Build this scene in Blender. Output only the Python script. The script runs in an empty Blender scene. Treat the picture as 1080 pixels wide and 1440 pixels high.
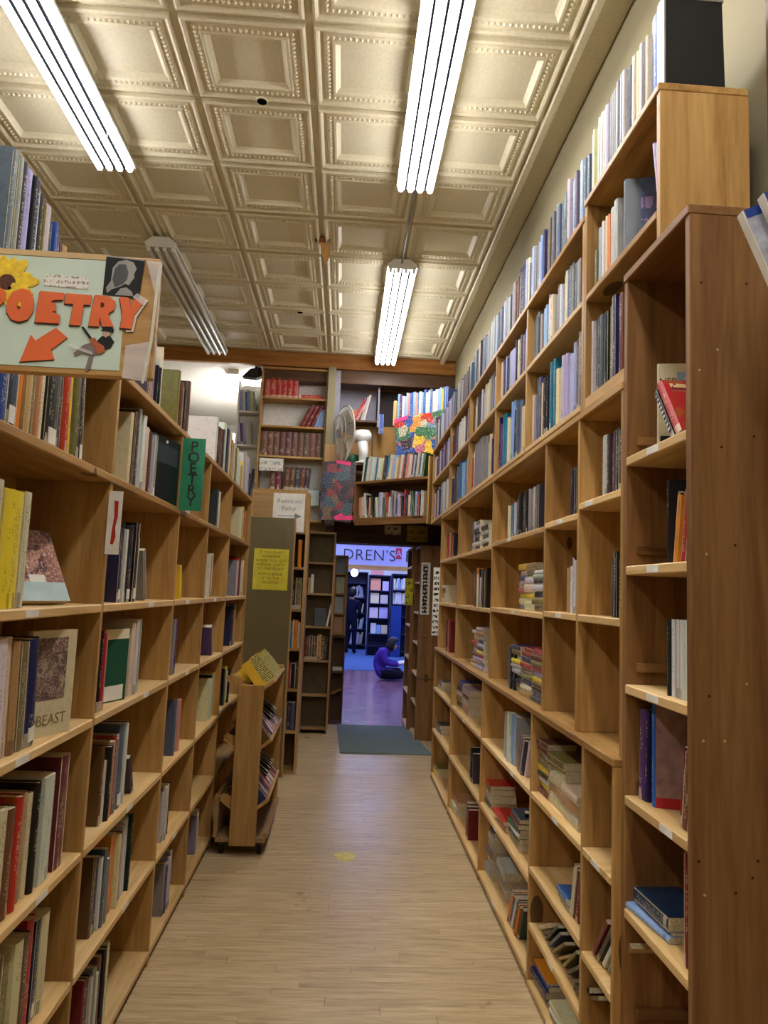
import bpy, bmesh, math, random
from mathutils import Vector, Matrix
from mathutils.geometry import tessellate_polygon

scene = bpy.context.scene
COL = scene.collection
PI = math.pi
random.seed(7)

# ------------------------------------------------------------------ camera, world, exposure
F_PX, CAM_H = 1027.8, 1.5
PITCH, YAW, ROLL = 0.10836, 0.05018, 0.04115
def cam_axes():
    cy, sy, cp, sp = math.cos(YAW), math.sin(YAW), math.cos(PITCH), math.sin(PITCH)
    fwd = Vector((sy*cp, cy*cp, sp)); right = Vector((cy, -sy, 0)); up = right.cross(fwd)
    c, s = math.cos(ROLL), math.sin(ROLL)
    return right*c + up*s, up*c - right*s, fwd
CR, CU, CF = cam_axes()
CAM_O = Vector((0, 0, CAM_H))
cam = bpy.data.cameras.new('camera'); cam_ob = bpy.data.objects.new('camera', cam); COL.objects.link(cam_ob)
cam.sensor_fit = 'VERTICAL'; cam.sensor_height = 24.0; cam.lens = F_PX/1440*24.0
cam.clip_start = 0.02; cam.clip_end = 100
m = Matrix((CR, CU, -CF)).transposed().to_4x4(); m.translation = CAM_O
cam_ob.matrix_world = m
scene.camera = cam_ob

world = bpy.data.worlds.new('world'); scene.world = world; world.use_nodes = True
bg = world.node_tree.nodes['Background']; bg.inputs[0].default_value = (0.9, 0.95, 1.0, 1); bg.inputs[1].default_value = 0.02
vs = scene.view_settings
vs.view_transform = 'Standard'; vs.look = 'None'; vs.gamma = 1.0; vs.use_curve_mapping = False
vs.exposure = 1.85
TUBE_STRENGTH = 10.0            # fluorescent tubes of the shop
KIDS_STRENGTH = 9.0            # added panels standing in for the far room's daylight
scene.cycles.use_denoising = True

# ------------------------------------------------------------------ colours and materials
def srgb(r, g, b):
    f = lambda c: (c/255/12.92) if c/255 <= 0.04045 else ((c/255+0.055)/1.055)**2.4
    return (f(r), f(g), f(b), 1.0)

class NT:
    def __init__(self, name):
        self.m = bpy.data.materials.new(name); self.m.use_nodes = True
        self.t = self.m.node_tree; self.t.nodes.clear()
        self.out = self.n('ShaderNodeOutputMaterial'); self.b = self.n('ShaderNodeBsdfPrincipled')
        self.l(self.b.outputs[0], self.out.inputs[0])
    def n(self, typ, **kw):
        x = self.t.nodes.new(typ)
        for k, v in kw.items(): setattr(x, k, v)
        return x
    def l(self, a, b): self.t.links.new(a, b)
    def val(self, sock, v):
        if isinstance(v, bpy.types.NodeSocket): self.l(v, sock)
        else: sock.default_value = v
    def math(self, op, a, b=0.0, c=0.0):
        x = self.n('ShaderNodeMath', operation=op)
        for i, v in enumerate((a, b, c)): self.val(x.inputs[i], v)
        return x.outputs[0]
    def mix(self, f, a, b, blend='MIX'):
        x = self.n('ShaderNodeMix', data_type='RGBA', blend_type=blend)
        self.val(x.inputs[0], f); self.val(x.inputs[6], a); self.val(x.inputs[7], b)
        return x.outputs[2]
    def noise(self, vec, scale, detail=2.0, rough=0.5, dist=0.0):
        x = self.n('ShaderNodeTexNoise'); x.inputs['Scale'].default_value = scale
        x.inputs['Detail'].default_value = detail; x.inputs['Roughness'].default_value = rough
        x.inputs['Distortion'].default_value = dist
        if vec is not None: self.l(vec, x.inputs['Vector'])
        return x.outputs['Fac']
    def ramp(self, f, stops):
        x = self.n('ShaderNodeValToRGB'); self.l(f, x.inputs[0]); e = x.color_ramp.elements
        while len(e) < len(stops): e.new(0.5)
        for el, (p, c) in zip(e, stops): el.position = p; el.color = c
        return x.outputs[0]
    def bump(self, h, strength, dist=0.01):
        x = self.n('ShaderNodeBump'); x.inputs['Strength'].default_value = strength; x.inputs['Distance'].default_value = dist
        self.l(h, x.inputs['Height']); self.l(x.outputs[0], self.b.inputs['Normal'])
    def set(self, color=None, rough=0.5, spec=0.4, metal=0.0):
        if color is not None: self.val(self.b.inputs['Base Color'], color)
        self.val(self.b.inputs['Roughness'], rough); self.b.inputs['Specular IOR Level'].default_value = spec
        self.b.inputs['Metallic'].default_value = metal
        return self.m

def scaled(nt, vec, s, offset=None):
    mp = nt.n('ShaderNodeMapping'); nt.l(vec, mp.inputs['Vector']); mp.inputs['Scale'].default_value = s
    if offset is not None: nt.l(offset, mp.inputs['Location'])
    return mp.outputs[0]

def wood(name, dark, mid, light, rough=0.45, knots=0.5, spec=0.35, coarse=1.0):
    """three materials, the grain running along x, y or z"""
    res = {}
    for ax in 'xyz':
        nt = NT(name+'_grain_'+ax)
        tc = nt.n('ShaderNodeTexCoord'); oi = nt.n('ShaderNodeObjectInfo')
        off = nt.n('ShaderNodeCombineXYZ')
        for i in range(3): nt.l(nt.math('MULTIPLY', oi.outputs['Random'], 17.3+9.1*i), off.inputs[i])
        stretch = {'x': (1.6, 22, 22), 'y': (22, 1.6, 22), 'z': (22, 22, 1.6)}[ax]
        stretch = tuple(v*coarse for v in stretch)
        g = nt.noise(scaled(nt, tc.outputs['Object'], stretch, off.outputs[0]), 1.0, 4.0, 0.6, 0.6)
        fine = tuple(v*5 for v in stretch)
        g2 = nt.noise(scaled(nt, tc.outputs['Object'], fine, off.outputs[0]), 1.0, 2.0, 0.6)
        big = nt.noise(scaled(nt, tc.outputs['Object'], tuple(v*0.18 for v in stretch), off.outputs[0]), 1.0, 2.0)
        f = nt.math('ADD', nt.math('MULTIPLY', g, 0.65), nt.math('MULTIPLY', g2, 0.2))
        f = nt.math('ADD', f, nt.math('MULTIPLY', big, 0.25))
        c = nt.ramp(f, [(0.33, dark), (0.52, mid), (0.74, light)])
        # knots: sparse dark spots
        kv = {'x': (3.0, 7, 0.4), 'y': (7, 3.0, 0.4), 'z': (7, 0.4, 3.0)}[ax]
        vo = nt.n('ShaderNodeTexVoronoi'); vo.inputs['Scale'].default_value = 0.55
        nt.l(scaled(nt, tc.outputs['Object'], kv, off.outputs[0]), vo.inputs['Vector'])
        sel = nt.n('ShaderNodeSeparateColor'); nt.l(vo.outputs['Color'], sel.inputs[0])
        kf = nt.math('MULTIPLY', nt.math('LESS_THAN', vo.outputs['Distance'], nt.math('MULTIPLY', nt.math('POWER', sel.outputs[0], 2.0), 0.14)), knots)
        c = nt.mix(kf, c, tuple(v*0.32 for v in dark[:3])+(1,))
        # per board tint
        br = nt.math('ADD', nt.math('MULTIPLY', oi.outputs['Random'], 0.28), 0.86)
        hs = nt.n('ShaderNodeHueSaturation'); nt.l(c, hs.inputs['Color']); nt.l(br, hs.inputs['Value'])
        nt.bump(g2, 0.12, 0.004)
        res[ax] = nt.set(hs.outputs[0], rough, spec)
    return res

def plain(name, rgb, rough=0.6, spec=0.3, metal=0.0, var=0.06, scale=14.0, bump=0.0):
    nt = NT(name); tc = nt.n('ShaderNodeTexCoord')
    f = nt.noise(tc.outputs['Object'], scale, 3.0)
    c = srgb(*rgb)
    lo = tuple(v*(1-var*2) for v in c[:3])+(1,); hi = tuple(min(1, v*(1+var*2)) for v in c[:3])+(1,)
    col = nt.ramp(f, [(0.3, lo), (0.7, hi)])
    if bump: nt.bump(f, bump, 0.01)
    return nt.set(col, rough, spec, metal)

def emission(name, rgb, strength):
    nt = NT(name); nt.t.nodes.remove(nt.b)
    e = nt.n('ShaderNodeEmission'); e.inputs[0].default_value = srgb(*rgb); e.inputs[1].default_value = strength
    nt.l(e.outputs[0], nt.out.inputs[0]); return nt.m

def marks(name, paper, ink, sx, sz, thresh=0.52, rough=0.6):
    """paper with rows of illegible pen strokes (object x across, z up)"""
    nt = NT(name); tc = nt.n('ShaderNodeTexCoord')
    sep = nt.n('ShaderNodeSeparateXYZ'); nt.l(tc.outputs['Object'], sep.inputs[0])
    row = nt.math('SINE', nt.math('MULTIPLY', sep.outputs[2], 2*PI*sz))
    nz = nt.noise(scaled(nt, tc.outputs['Object'], (sx, sx, sz*1.6)), 1.0, 2.0)
    f = nt.math('MULTIPLY', nt.math('GREATER_THAN', row, -0.1), nt.math('GREATER_THAN', nz, thresh))
    return nt.set(nt.mix(f, srgb(*paper), srgb(*ink)), rough, 0.3)

def collage(name, cols, scale, pale=0.5):
    """patchwork of printed picture scraps"""
    nt = NT(name); tc = nt.n('ShaderNodeTexCoord')
    vo = nt.n('ShaderNodeTexVoronoi', distance='CHEBYCHEV'); vo.inputs['Scale'].default_value = scale
    nz = nt.n('ShaderNodeTexNoise'); nz.inputs['Scale'].default_value = scale*0.7; nt.l(tc.outputs['Object'], nz.inputs['Vector'])
    ad = nt.n('ShaderNodeVectorMath', operation='MULTIPLY_ADD'); nt.l(nz.outputs['Color'], ad.inputs[0])
    ad.inputs[1].default_value = (0.1, 0.1, 0.1); nt.l(tc.outputs['Object'], ad.inputs[2]); nt.l(ad.outputs[0], vo.inputs['Vector'])
    sel = nt.n('ShaderNodeSeparateColor'); nt.l(vo.outputs['Color'], sel.inputs[0])
    x = nt.n('ShaderNodeValToRGB'); nt.l(sel.outputs[0], x.inputs[0]); x.color_ramp.interpolation = 'CONSTANT'
    e = x.color_ramp.elements
    while len(e) < len(cols): e.new(0.5)
    for i, (el, c) in enumerate(zip(e, cols)): el.position = i/len(cols); el.color = srgb(*c)
    f = nt.noise(tc.outputs['Object'], scale*6, 3.0)
    f2 = nt.math('GREATER_THAN', f, 0.56)
    c = nt.mix(nt.math('MULTIPLY', f2, 0.55), x.outputs[0], srgb(35, 25, 30))
    c = nt.mix(nt.math('MULTIPLY', nt.math('LESS_THAN', f, 0.4), pale), c, srgb(225, 215, 200))
    return nt.set(c, 0.3, 0.45)

PINE = wood('pine', srgb(120, 83, 38), srgb(168, 126, 68), srgb(196, 156, 96), knots=0.85)
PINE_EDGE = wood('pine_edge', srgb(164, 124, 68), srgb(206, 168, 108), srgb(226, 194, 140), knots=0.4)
BROWN = wood('brown_stained_pine', srgb(80, 50, 23), srgb(122, 83, 44), srgb(150, 110, 64), knots=0.8, coarse=0.8)
DARKW = wood('dark_wood', srgb(52, 32, 17), srgb(82, 54, 30), srgb(104, 72, 42), knots=0.3)
OAK = wood('oak_trim', srgb(120, 74, 28), srgb(160, 104, 46), srgb(186, 130, 66), knots=0.1)
PLY = wood('plywood', srgb(140, 104, 58), srgb(168, 130, 78), srgb(186, 148, 96), knots=0.1)
GREYW = wood('weathered_cart_wood', srgb(96, 72, 44), srgb(140, 108, 68), srgb(170, 136, 92), knots=0.3)

def floor_mat():
    nt = NT('worn_oak_strip'); tc = nt.n('ShaderNodeTexCoord'); oi = nt.n('ShaderNodeObjectInfo')
    off = nt.n('ShaderNodeCombineXYZ')
    for i in range(3): nt.l(nt.math('MULTIPLY', oi.outputs['Random'], 13.0+7*i), off.inputs[i])
    g = nt.noise(scaled(nt, tc.outputs['Object'], (5, 60, 20), off.outputs[0]), 1.0, 4.0, 0.65, 0.4)
    geo = nt.n('ShaderNodeNewGeometry')
    wear = nt.noise(geo.outputs['Position'], 2.3, 4.0, 0.6)
    c = nt.ramp(g, [(0.25, srgb(132, 106, 70)), (0.5, srgb(182, 156, 112)), (0.75, srgb(208, 186, 144))])
    c = nt.mix(nt.math('MULTIPLY', wear, 0.35), c, srgb(190, 172, 140))
    br = nt.math('ADD', nt.math('MULTIPLY', oi.outputs['Random'], 0.16), 0.92)
    hs = nt.n('ShaderNodeHueSaturation'); nt.l(c, hs.inputs['Color']); nt.l(br, hs.inputs['Value'])
    nt.bump(g, 0.15, 0.003)
    r = nt.math('ADD', nt.math('MULTIPLY', wear, 0.25), 0.2)
    return nt.set(hs.outputs[0], r, 0.4)
M_FLOOR = floor_mat()
M_GAP = plain('floor_gap', (70, 52, 32), 0.8)
M_TIN = plain('cream_painted_tin', (210, 200, 170), 0.42, 0.4, var=0.03, scale=60, bump=0.05)
M_CREAM = plain('cream_plaster', (146, 136, 106), 0.7, 0.2, var=0.03, scale=3)
M_WHITEWALL = plain('white_plaster', (225, 222, 216), 0.7, 0.2, var=0.02)
M_FARWALL = plain('tan_wallboard', (150, 122, 78), 0.8, 0.2, var=0.05, scale=6)
M_GREYWALL = plain('grey_violet_wall', (150, 146, 158), 0.8, 0.2, var=0.03)
M_WHITEMETAL = plain('white_enamel', (228, 228, 224), 0.35, 0.5, var=0.01)
M_TUBE = emission('lit_tube', (250, 249, 252), TUBE_STRENGTH)
M_TUBE_OFF = plain('unlit_tube', (206, 204, 196), 0.3, 0.5, var=0.01)
M_DARKMETAL = plain('dark_metal', (60, 58, 56), 0.4, 0.5, 0.6)
M_STEEL = plain('steel', (150, 150, 148), 0.35, 0.5, 0.9)
M_BLACK = plain('black_plastic', (18, 18, 20), 0.4, 0.4)
M_BLACKP = plain('black_card', (22, 20, 20), 0.6, 0.3)
M_RUBBER = plain('black_rubber', (24, 22, 22), 0.7, 0.2)
M_MAT = plain('grey_green_mat', (108, 118, 112), 0.95, 0.1, var=0.12, scale=220, bump=0.4)
M_OLIVE = plain('olive_painted_board', (106, 94, 62), 0.45, 0.4, var=0.03, scale=4)
M_LABEL = plain('white_label', (224, 220, 208), 0.5)
M_PAPER = plain('white_paper', (226, 222, 210), 0.6)
M_CREAMP = plain('cream_paper', (224, 212, 178), 0.6)
M_YELLOWP = plain('yellow_paper', (214, 200, 62), 0.6)
M_INK = plain('dark_ink', (48, 44, 46), 0.6)
M_BROWNINK = plain('olive_ink', (110, 98, 30), 0.6)
M_GREYINK = plain('grey_ink', (120, 126, 124), 0.6)
M_REDINK = plain('red_marker', (176, 44, 28), 0.6)
M_MINT = plain('pale_mint_card', (200, 216, 198), 0.35, 0.45, var=0.02)
M_ORANGE = plain('orange_paper', (228, 104, 46), 0.45, 0.4, var=0.03)
M_PETAL = plain('yellow_petal', (238, 196, 34), 0.45, 0.4, var=0.12, scale=90)
M_SEED = plain('brown_flower_centre', (92, 52, 34), 0.6, 0.3, var=0.2, scale=160)
M_GREENCARD = plain('green_card', (44, 128, 92), 0.6, 0.3)
M_PINK = plain('hot_pink_paper', (238, 70, 130), 0.6)
M_STAIN = plain('brown_stain', (130, 84, 40), 0.7)
M_FLAKE = plain('peeling_paint', (196, 150, 90), 0.6)
M_HOLE = plain('black_hole_inside', (12, 11, 10), 0.9, 0.0)
M_CARDBOARD = plain('cardboard', (168, 128, 74), 0.8, 0.2, var=0.04)
M_PURPLEFLOOR = plain('worn_purple_painted_floor', (122, 86, 104), 0.2, 0.5, var=0.25, scale=4)
M_BLUECARPET = plain('blue_carpet', (74, 100, 150), 0.9, 0.1, var=0.08, scale=120)
M_NAVY = plain('navy_painted_shelf', (26, 30, 66), 0.5, 0.3)
M_BLUEDOOR = plain('blue_painted_panel', (28, 56, 130), 0.4, 0.4)
M_VIOLETSIGN = plain('pale_violet_sign', (168, 172, 220), 0.6, 0.3, var=0.02)
M_TAPE = None
nt = NT('clear_tape'); nt.set((0.95, 0.95, 0.95, 1), 0.12, 0.9); nt.b.inputs['Alpha'].default_value = 0.28; M_TAPE = nt.m

# pages of a book: fine paper lines
nt = NT('book_pages'); geo = nt.n('ShaderNodeNewGeometry')
f = nt.noise(scaled(nt, geo.outputs['Position'], (300, 300, 300)), 1.0, 1.0)
nt.bump(f, 0.2, 0.002)
M_PAGES = nt.set(nt.ramp(f, [(0.3, srgb(176, 160, 122)), (0.7, srgb(226, 214, 182))]), 0.8, 0.1)

def cover_mat(name, attr, art=0.5):
    nt = NT(name); geo = nt.n('ShaderNodeNewGeometry')
    if attr: a = nt.n('ShaderNodeAttribute', attribute_name='tint'); base = a.outputs['Color']
    else: oi = nt.n('ShaderNodeObjectInfo'); base = oi.outputs['Color']
    uv = nt.n('ShaderNodeUVMap', uv_map='UVMap'); s = nt.n('ShaderNodeSeparateXYZ'); nt.l(uv.outputs[0], s.inputs[0])
    u, v = s.outputs[0], s.outputs[1]
    bw = nt.n('ShaderNodeRGBToBW'); nt.l(base, bw.inputs[0])
    light = nt.math('GREATER_THAN', bw.outputs[0], 0.16)
    ink = nt.mix(light, srgb(226, 214, 186), srgb(44, 36, 44))
    # title marks along the spine
    tn = nt.noise(scaled(nt, geo.outputs['Position'], (40, 150, 210)), 1.0, 2.0)
    zone = nt.noise(scaled(nt, geo.outputs['Position'], (3, 40, 14)), 1.0, 1.0)
    fu = nt.math('LESS_THAN', nt.math('ABSOLUTE', nt.math('SUBTRACT', u, 0.5)), 0.27)
    fv = nt.math('LESS_THAN', nt.math('ABSOLUTE', nt.math('SUBTRACT', v, 0.52)), 0.38)
    f = nt.math('MULTIPLY', nt.math('MULTIPLY', fu, fv), nt.math('MULTIPLY', nt.math('GREATER_THAN', tn, 0.54), nt.math('GREATER_THAN', zone, 0.5)))
    # a contrast block on some spines
    blk = nt.math('MULTIPLY', nt.math('MULTIPLY', nt.math('LESS_THAN', u, 1.5), nt.math('LESS_THAN', v, 0.13)),
                  nt.math('GREATER_THAN', nt.noise(scaled(nt, geo.outputs['Position'], (3, 45, 4)), 1.0, 0.0), 0.56))
    # printed picture on the boards
    pic = nt.noise(geo.outputs['Position'], 26.0, 3.0, 0.6, 1.0)
    onb = nt.math('MULTIPLY', nt.math('GREATER_THAN', u, 1.5), nt.math('GREATER_THAN', pic, 0.56))
    hs = nt.n('ShaderNodeHueSaturation'); nt.l(base, hs.inputs['Color']); hs.inputs['Hue'].default_value = 0.56; hs.inputs['Value'].default_value = 0.75
    c = nt.mix(nt.math('MULTIPLY', onb, art), base, hs.outputs[0])
    c = nt.mix(nt.math('MULTIPLY', blk, 0.5), c, ink)
    c = nt.mix(nt.math('MULTIPLY', f, 0.38), c, ink)
    return nt.set(c, 0.38, 0.4)
M_COVER = cover_mat('book_cover', False)
M_COVER_ROW = cover_mat('book_row_cover', True)

# ------------------------------------------------------------------ mesh helpers
def link(o, parent=None):
    COL.objects.link(o)
    if parent is not None: o.parent = parent
    return o

def thing(name, label, cat, loc=(0, 0, 0), group=None, rotz=0.0):
    o = bpy.data.objects.new(name, None); COL.objects.link(o); o.empty_display_size = 0.05
    o.location = loc; o.rotation_euler = (0, 0, rotz)
    o['label'] = label; o['category'] = cat
    if group: o['group'] = group
    return o

def tag(o, label, cat, group=None):
    o['label'] = label; o['category'] = cat
    if group: o['group'] = group
    return o

def structure(o): o['kind'] = 'structure'; return o

def worldloc(parent):
    v = Vector((0, 0, 0)); p = parent
    while p is not None: v += p.location; p = p.parent
    return v

def pick(mat, dims):
    if isinstance(mat, dict): return mat['xyz'[max(range(3), key=lambda i: dims[i])]]
    return mat

def mesh_obj(name, verts, faces, mat, parent=None, loc=(0, 0, 0), smooth=False):
    me = bpy.data.meshes.new(name); me.from_pydata(verts, [], faces); me.validate(); me.update()
    if isinstance(mat, dict): mat = mat['z']
    if mat is not None: me.materials.append(mat)
    if smooth: me.shade_smooth()
    o = bpy.data.objects.new(name, me); link(o, parent); o.location = loc
    return o

def from_bm(name, bm, mat, parent=None, loc=(0, 0, 0), smooth=False):
    me = bpy.data.meshes.new(name); bm.normal_update(); bm.to_mesh(me); bm.free()
    if isinstance(mat, dict): mat = mat['z']
    if mat is not None: me.materials.append(mat)
    if smooth: me.shade_smooth()
    o = bpy.data.objects.new(name, me); link(o, parent); o.location = loc
    return o

def chamfer_box(hx, hy, hz, b):
    """box with chamfered edges, centred on the origin"""
    b = min(b, hx*0.45, hy*0.45, hz*0.45)
    V = []; idx = {}
    for sx in (-1, 1):
        for sy in (-1, 1):
            for sz in (-1, 1):
                for k in range(3):
                    p = [sx*hx, sy*hy, sz*hz]
                    for a in range(3):
                        if a != k: p[a] -= (sx, sy, sz)[a]*b
                    idx[(sx, sy, sz, k)] = len(V); V.append(tuple(p))
    Fc = []
    for k in range(3):
        a, c = [(1, 2), (2, 0), (0, 1)][k]
        for s in (-1, 1):
            q = []
            for (sa, sc) in ((-1, -1), (1, -1), (1, 1), (-1, 1)):
                sg = [0, 0, 0]; sg[k] = s; sg[a] = sa; sg[c] = sc
                q.append(idx[(sg[0], sg[1], sg[2], k)])
            Fc.append(q if s > 0 else q[::-1])
    for k in range(3):          # edges along axis k
        a, c = [(1, 2), (2, 0), (0, 1)][k]
        for sa in (-1, 1):
            for sc in (-1, 1):
                def at(sk, face):
                    sg = [0, 0, 0]; sg[k] = sk; sg[a] = sa; sg[c] = sc
                    return idx[(sg[0], sg[1], sg[2], face)]
                q = [at(-1, a), at(1, a), at(1, c), at(-1, c)]
                Fc.append(q if sa*sc < 0 else q[::-1])
    for sx in (-1, 1):
        for sy in (-1, 1):
            for sz in (-1, 1):
                q = [idx[(sx, sy, sz, k)] for k in range(3)]
                Fc.append(q if sx*sy*sz > 0 else q[::-1])
    return V, Fc

def box(name, x0, x1, y0, y1, z0, z1, mat, parent=None, bevel=0.0015):
    """box given in world coordinates; its object sits at the box centre"""
    x0, x1 = min(x0, x1), max(x0, x1); y0, y1 = min(y0, y1), max(y0, y1); z0, z1 = min(z0, z1), max(z0, z1)
    d = (x1-x0, y1-y0, z1-z0)
    V, Fc = chamfer_box(d[0]/2, d[1]/2, d[2]/2, bevel)
    c = Vector(((x0+x1)/2, (y0+y1)/2, (z0+z1)/2))
    if parent is not None: c = c - worldloc(parent)
    return mesh_obj(name, V, Fc, pick(mat, d), parent, c)

def lbox(name, x0, x1, y0, y1, z0, z1, mat, parent, bevel=0.0015, rot=None):
    """box in the parent's own coordinates"""
    d = (abs(x1-x0), abs(y1-y0), abs(z1-z0))
    V, Fc = chamfer_box(d[0]/2, d[1]/2, d[2]/2, bevel)
    o = mesh_obj(name, V, Fc, pick(mat, d), parent, ((x0+x1)/2, (y0+y1)/2, (z0+z1)/2))
    if rot: o.rotation_euler = rot
    return o

def add_tube(bm, p0, p1, r0, r1=None, seg=10, cap=True):
    p0, p1 = Vector(p0), Vector(p1); r1 = r0 if r1 is None else r1
    ax = (p1-p0).normalized(); a = ax.orthogonal().normalized(); b = ax.cross(a)
    A = [bm.verts.new(p0+(a*math.cos(t)+b*math.sin(t))*r0) for t in [2*PI*i/seg for i in range(seg)]]
    B = [bm.verts.new(p1+(a*math.cos(t)+b*math.sin(t))*r1) for t in [2*PI*i/seg for i in range(seg)]]
    for i in range(seg): bm.faces.new((A[i], A[(i+1) % seg], B[(i+1) % seg], B[i]))
    if cap: bm.faces.new(A[::-1]); bm.faces.new(B)

def tube(name, p0, p1, r, mat, parent=None, seg=12, r1=None, smooth=True):
    bm = bmesh.new(); c = (Vector(p0)+Vector(p1))/2
    add_tube(bm, Vector(p0)-c, Vector(p1)-c, r, r1, seg)
    if parent is not None: c = c - worldloc(parent)
    return from_bm(name, bm, mat, parent, c, smooth)

def path_tube(name, pts, r, mat, parent=None, seg=8):
    bm = bmesh.new(); off = worldloc(parent) if parent is not None else Vector((0, 0, 0))
    rings = []
    P = [Vector(p)-off for p in pts]
    for i, p in enumerate(P):
        d = (P[min(i+1, len(P)-1)]-P[max(i-1, 0)]).normalized(); a = d.orthogonal().normalized(); b = d.cross(a)
        rings.append([bm.verts.new(p+(a*math.cos(2*PI*k/seg)+b*math.sin(2*PI*k/seg))*r) for k in range(seg)])
    for A, B in zip(rings, rings[1:]):
        for k in range(seg): bm.faces.new((A[k], A[(k+1) % seg], B[(k+1) % seg], B[k]))
    bm.faces.new(rings[0][::-1]); bm.faces.new(rings[-1])
    return from_bm(name, bm, mat, parent, (0, 0, 0), True)

def lathe(name, prof, mat, parent, loc=(0, 0, 0), seg=24, axis='z', smooth=True):
    """prof: list of (radius, height)"""
    bm = bmesh.new(); rings = []
    for r, h in prof:
        ring = []
        for k in range(seg):
            a = 2*PI*k/seg; x, y = r*math.cos(a), r*math.sin(a)
            p = {'z': (x, y, h), 'x': (h, x, y), 'y': (y, h, x)}[axis]
            ring.append(bm.verts.new(p))
        rings.append(ring)
    for A, B in zip(rings, rings[1:]):
        for k in range(seg): bm.faces.new((A[k], A[(k+1) % seg], B[(k+1) % seg], B[k]))
    bm.faces.new(rings[0][::-1]); bm.faces.new(rings[-1])
    return from_bm(name, bm, mat, parent, loc, smooth)

def prism(name, pts, y0, y1, mat, parent, loc=(0, 0, 0), holes=()):
    """outline in the x-z plane (may have holes), thickness from y0 (front) to y1"""
    loops = [[Vector((p[0], p[1], 0)) for p in pts]] + [[Vector((p[0], p[1], 0)) for p in h] for h in holes]
    tris = tessellate_polygon(loops)
    flat = [v for l in loops for v in l]; n = len(flat)
    V = [(v.x, y0, v.y) for v in flat] + [(v.x, y1, v.y) for v in flat]
    Fc = []
    for t in tris:
        a, b, c = (flat[i] for i in t)
        ccw = (b.x-a.x)*(c.y-a.y)-(b.y-a.y)*(c.x-a.x) > 0
        q = tuple(t) if ccw else tuple(t)[::-1]
        Fc.append(q); Fc.append(tuple(i+n for i in q[::-1]))
    s = 0
    for l in loops:
        k = len(l)
        for i in range(k): Fc.append((s+i, s+(i+1) % k, s+(i+1) % k+n, s+i+n))
        s += k
    o = mesh_obj(name, V, Fc, mat, parent, loc)
    bm = bmesh.new(); bm.from_mesh(o.data); bmesh.ops.recalc_face_normals(bm, faces=bm.faces); bm.to_mesh(o.data); bm.free()
    return o

def text(name, body, size, mat, parent, loc, rot=(PI/2, 0, 0), extrude=0.0004, offset=0.0, align='CENTER', spacing=1.0, line=1.0):
    cu = bpy.data.curves.new(name, 'FONT'); cu.body = body; cu.size = size; cu.extrude = extrude; cu.offset = offset
    cu.align_x = align; cu.align_y = 'CENTER'; cu.space_character = spacing; cu.space_line = line; cu.resolution_u = 3
    tmp = bpy.data.objects.new(name+'_curve', cu); COL.objects.link(tmp)
    dg = bpy.context.evaluated_depsgraph_get(); me = bpy.data.meshes.new_from_object(tmp.evaluated_get(dg))
    bpy.data.objects.remove(tmp); bpy.data.curves.remove(cu)
    me.materials.clear(); me.materials.append(mat); me.name = name
    o = bpy.data.objects.new(name, me); link(o, parent); o.location = loc; o.rotation_euler = rot
    return o

def circle_pts(cx, cz, r, n=20, rz=None):
    return [(cx+r*math.cos(2*PI*i/n), cz+(rz or r)*math.sin(2*PI*i/n)) for i in range(n)]

# ================================================================== THE SETTING
# ---- floor: a slab and real strips across the aisle
floor = structure(box('floor', -3.2, 1.14, -3.0, 8.42, -0.06, -0.006, M_GAP, None, 0.0))
rf = random.Random(3)
STRIP = 0.0575
strip_me = {}
def strip_mesh(n):          # n tenths of a metre long
    if n not in strip_me:
        V, Fc = chamfer_box(n*0.05-0.0006, STRIP/2-0.0007, 0.003, 0.0012)
        me = bpy.data.meshes.new('floor_strip'); me.from_pydata(V, [], Fc); me.materials.append(M_FLOOR); strip_me[n] = me
    return strip_me[n]
floc = worldloc(floor)
y = 2.2; nstrip = 0
while y < 8.42-STRIP:
    cuts = [0, 17]; c1 = rf.randint(2, 14); cuts.append(c1)
    if rf.random() < 0.72:
        c2 = rf.randint(2, 15)
        if abs(c2-c1) > 2: cuts.append(c2)
    cuts = sorted(set(cuts))
    for a, b in zip(cuts, cuts[1:]):
        o = bpy.data.objects.new('floor_strip', strip_mesh(b-a)); link(o, floor)
        o.location = Vector((-0.80+(a+b)*0.05, y+STRIP/2, -0.0032-rf.random()*0.0006)) - floc; nstrip += 1
    y += STRIP
print('STRIPS', nstrip)
# the rest of the strip floor, out of the aisle, in one piece
Vr, Fr = [], []
def add_flat(x0, x1, y0, y1):
    k = len(Vr); Vr.extend([(x0, y0, -0.002), (x1, y0, -0.002), (x1, y1, -0.002), (x0, y1, -0.002)]); Fr.append((k, k+1, k+2, k+3))
yy = -3.0
while yy < 8.4:
    if yy < 2.2-STRIP: add_flat(-3.19, 1.12, yy, yy+STRIP-0.0012)
    else:
        add_flat(-3.19, -0.802, yy, yy+STRIP-0.0012); add_flat(0.902, 1.12, yy, yy+STRIP-0.0012)
    yy += STRIP
o = mesh_obj('floor_strips_beside_aisle', [(a-floc.x, b-floc.y, c-floc.z) for a, b, c in Vr], Fr, M_FLOOR, floor); o['kind'] = 'stuff'

structure(box('floor_far', -2.6, 4.2, 8.42, 14.1, -0.06, -0.001, M_PURPLEFLOOR, None, 0.0))
structure(box('floor_carpet', -2.6, 4.2, 14.1, 20.4, -0.06, 0.004, M_BLUECARPET, None, 0.0))

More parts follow.
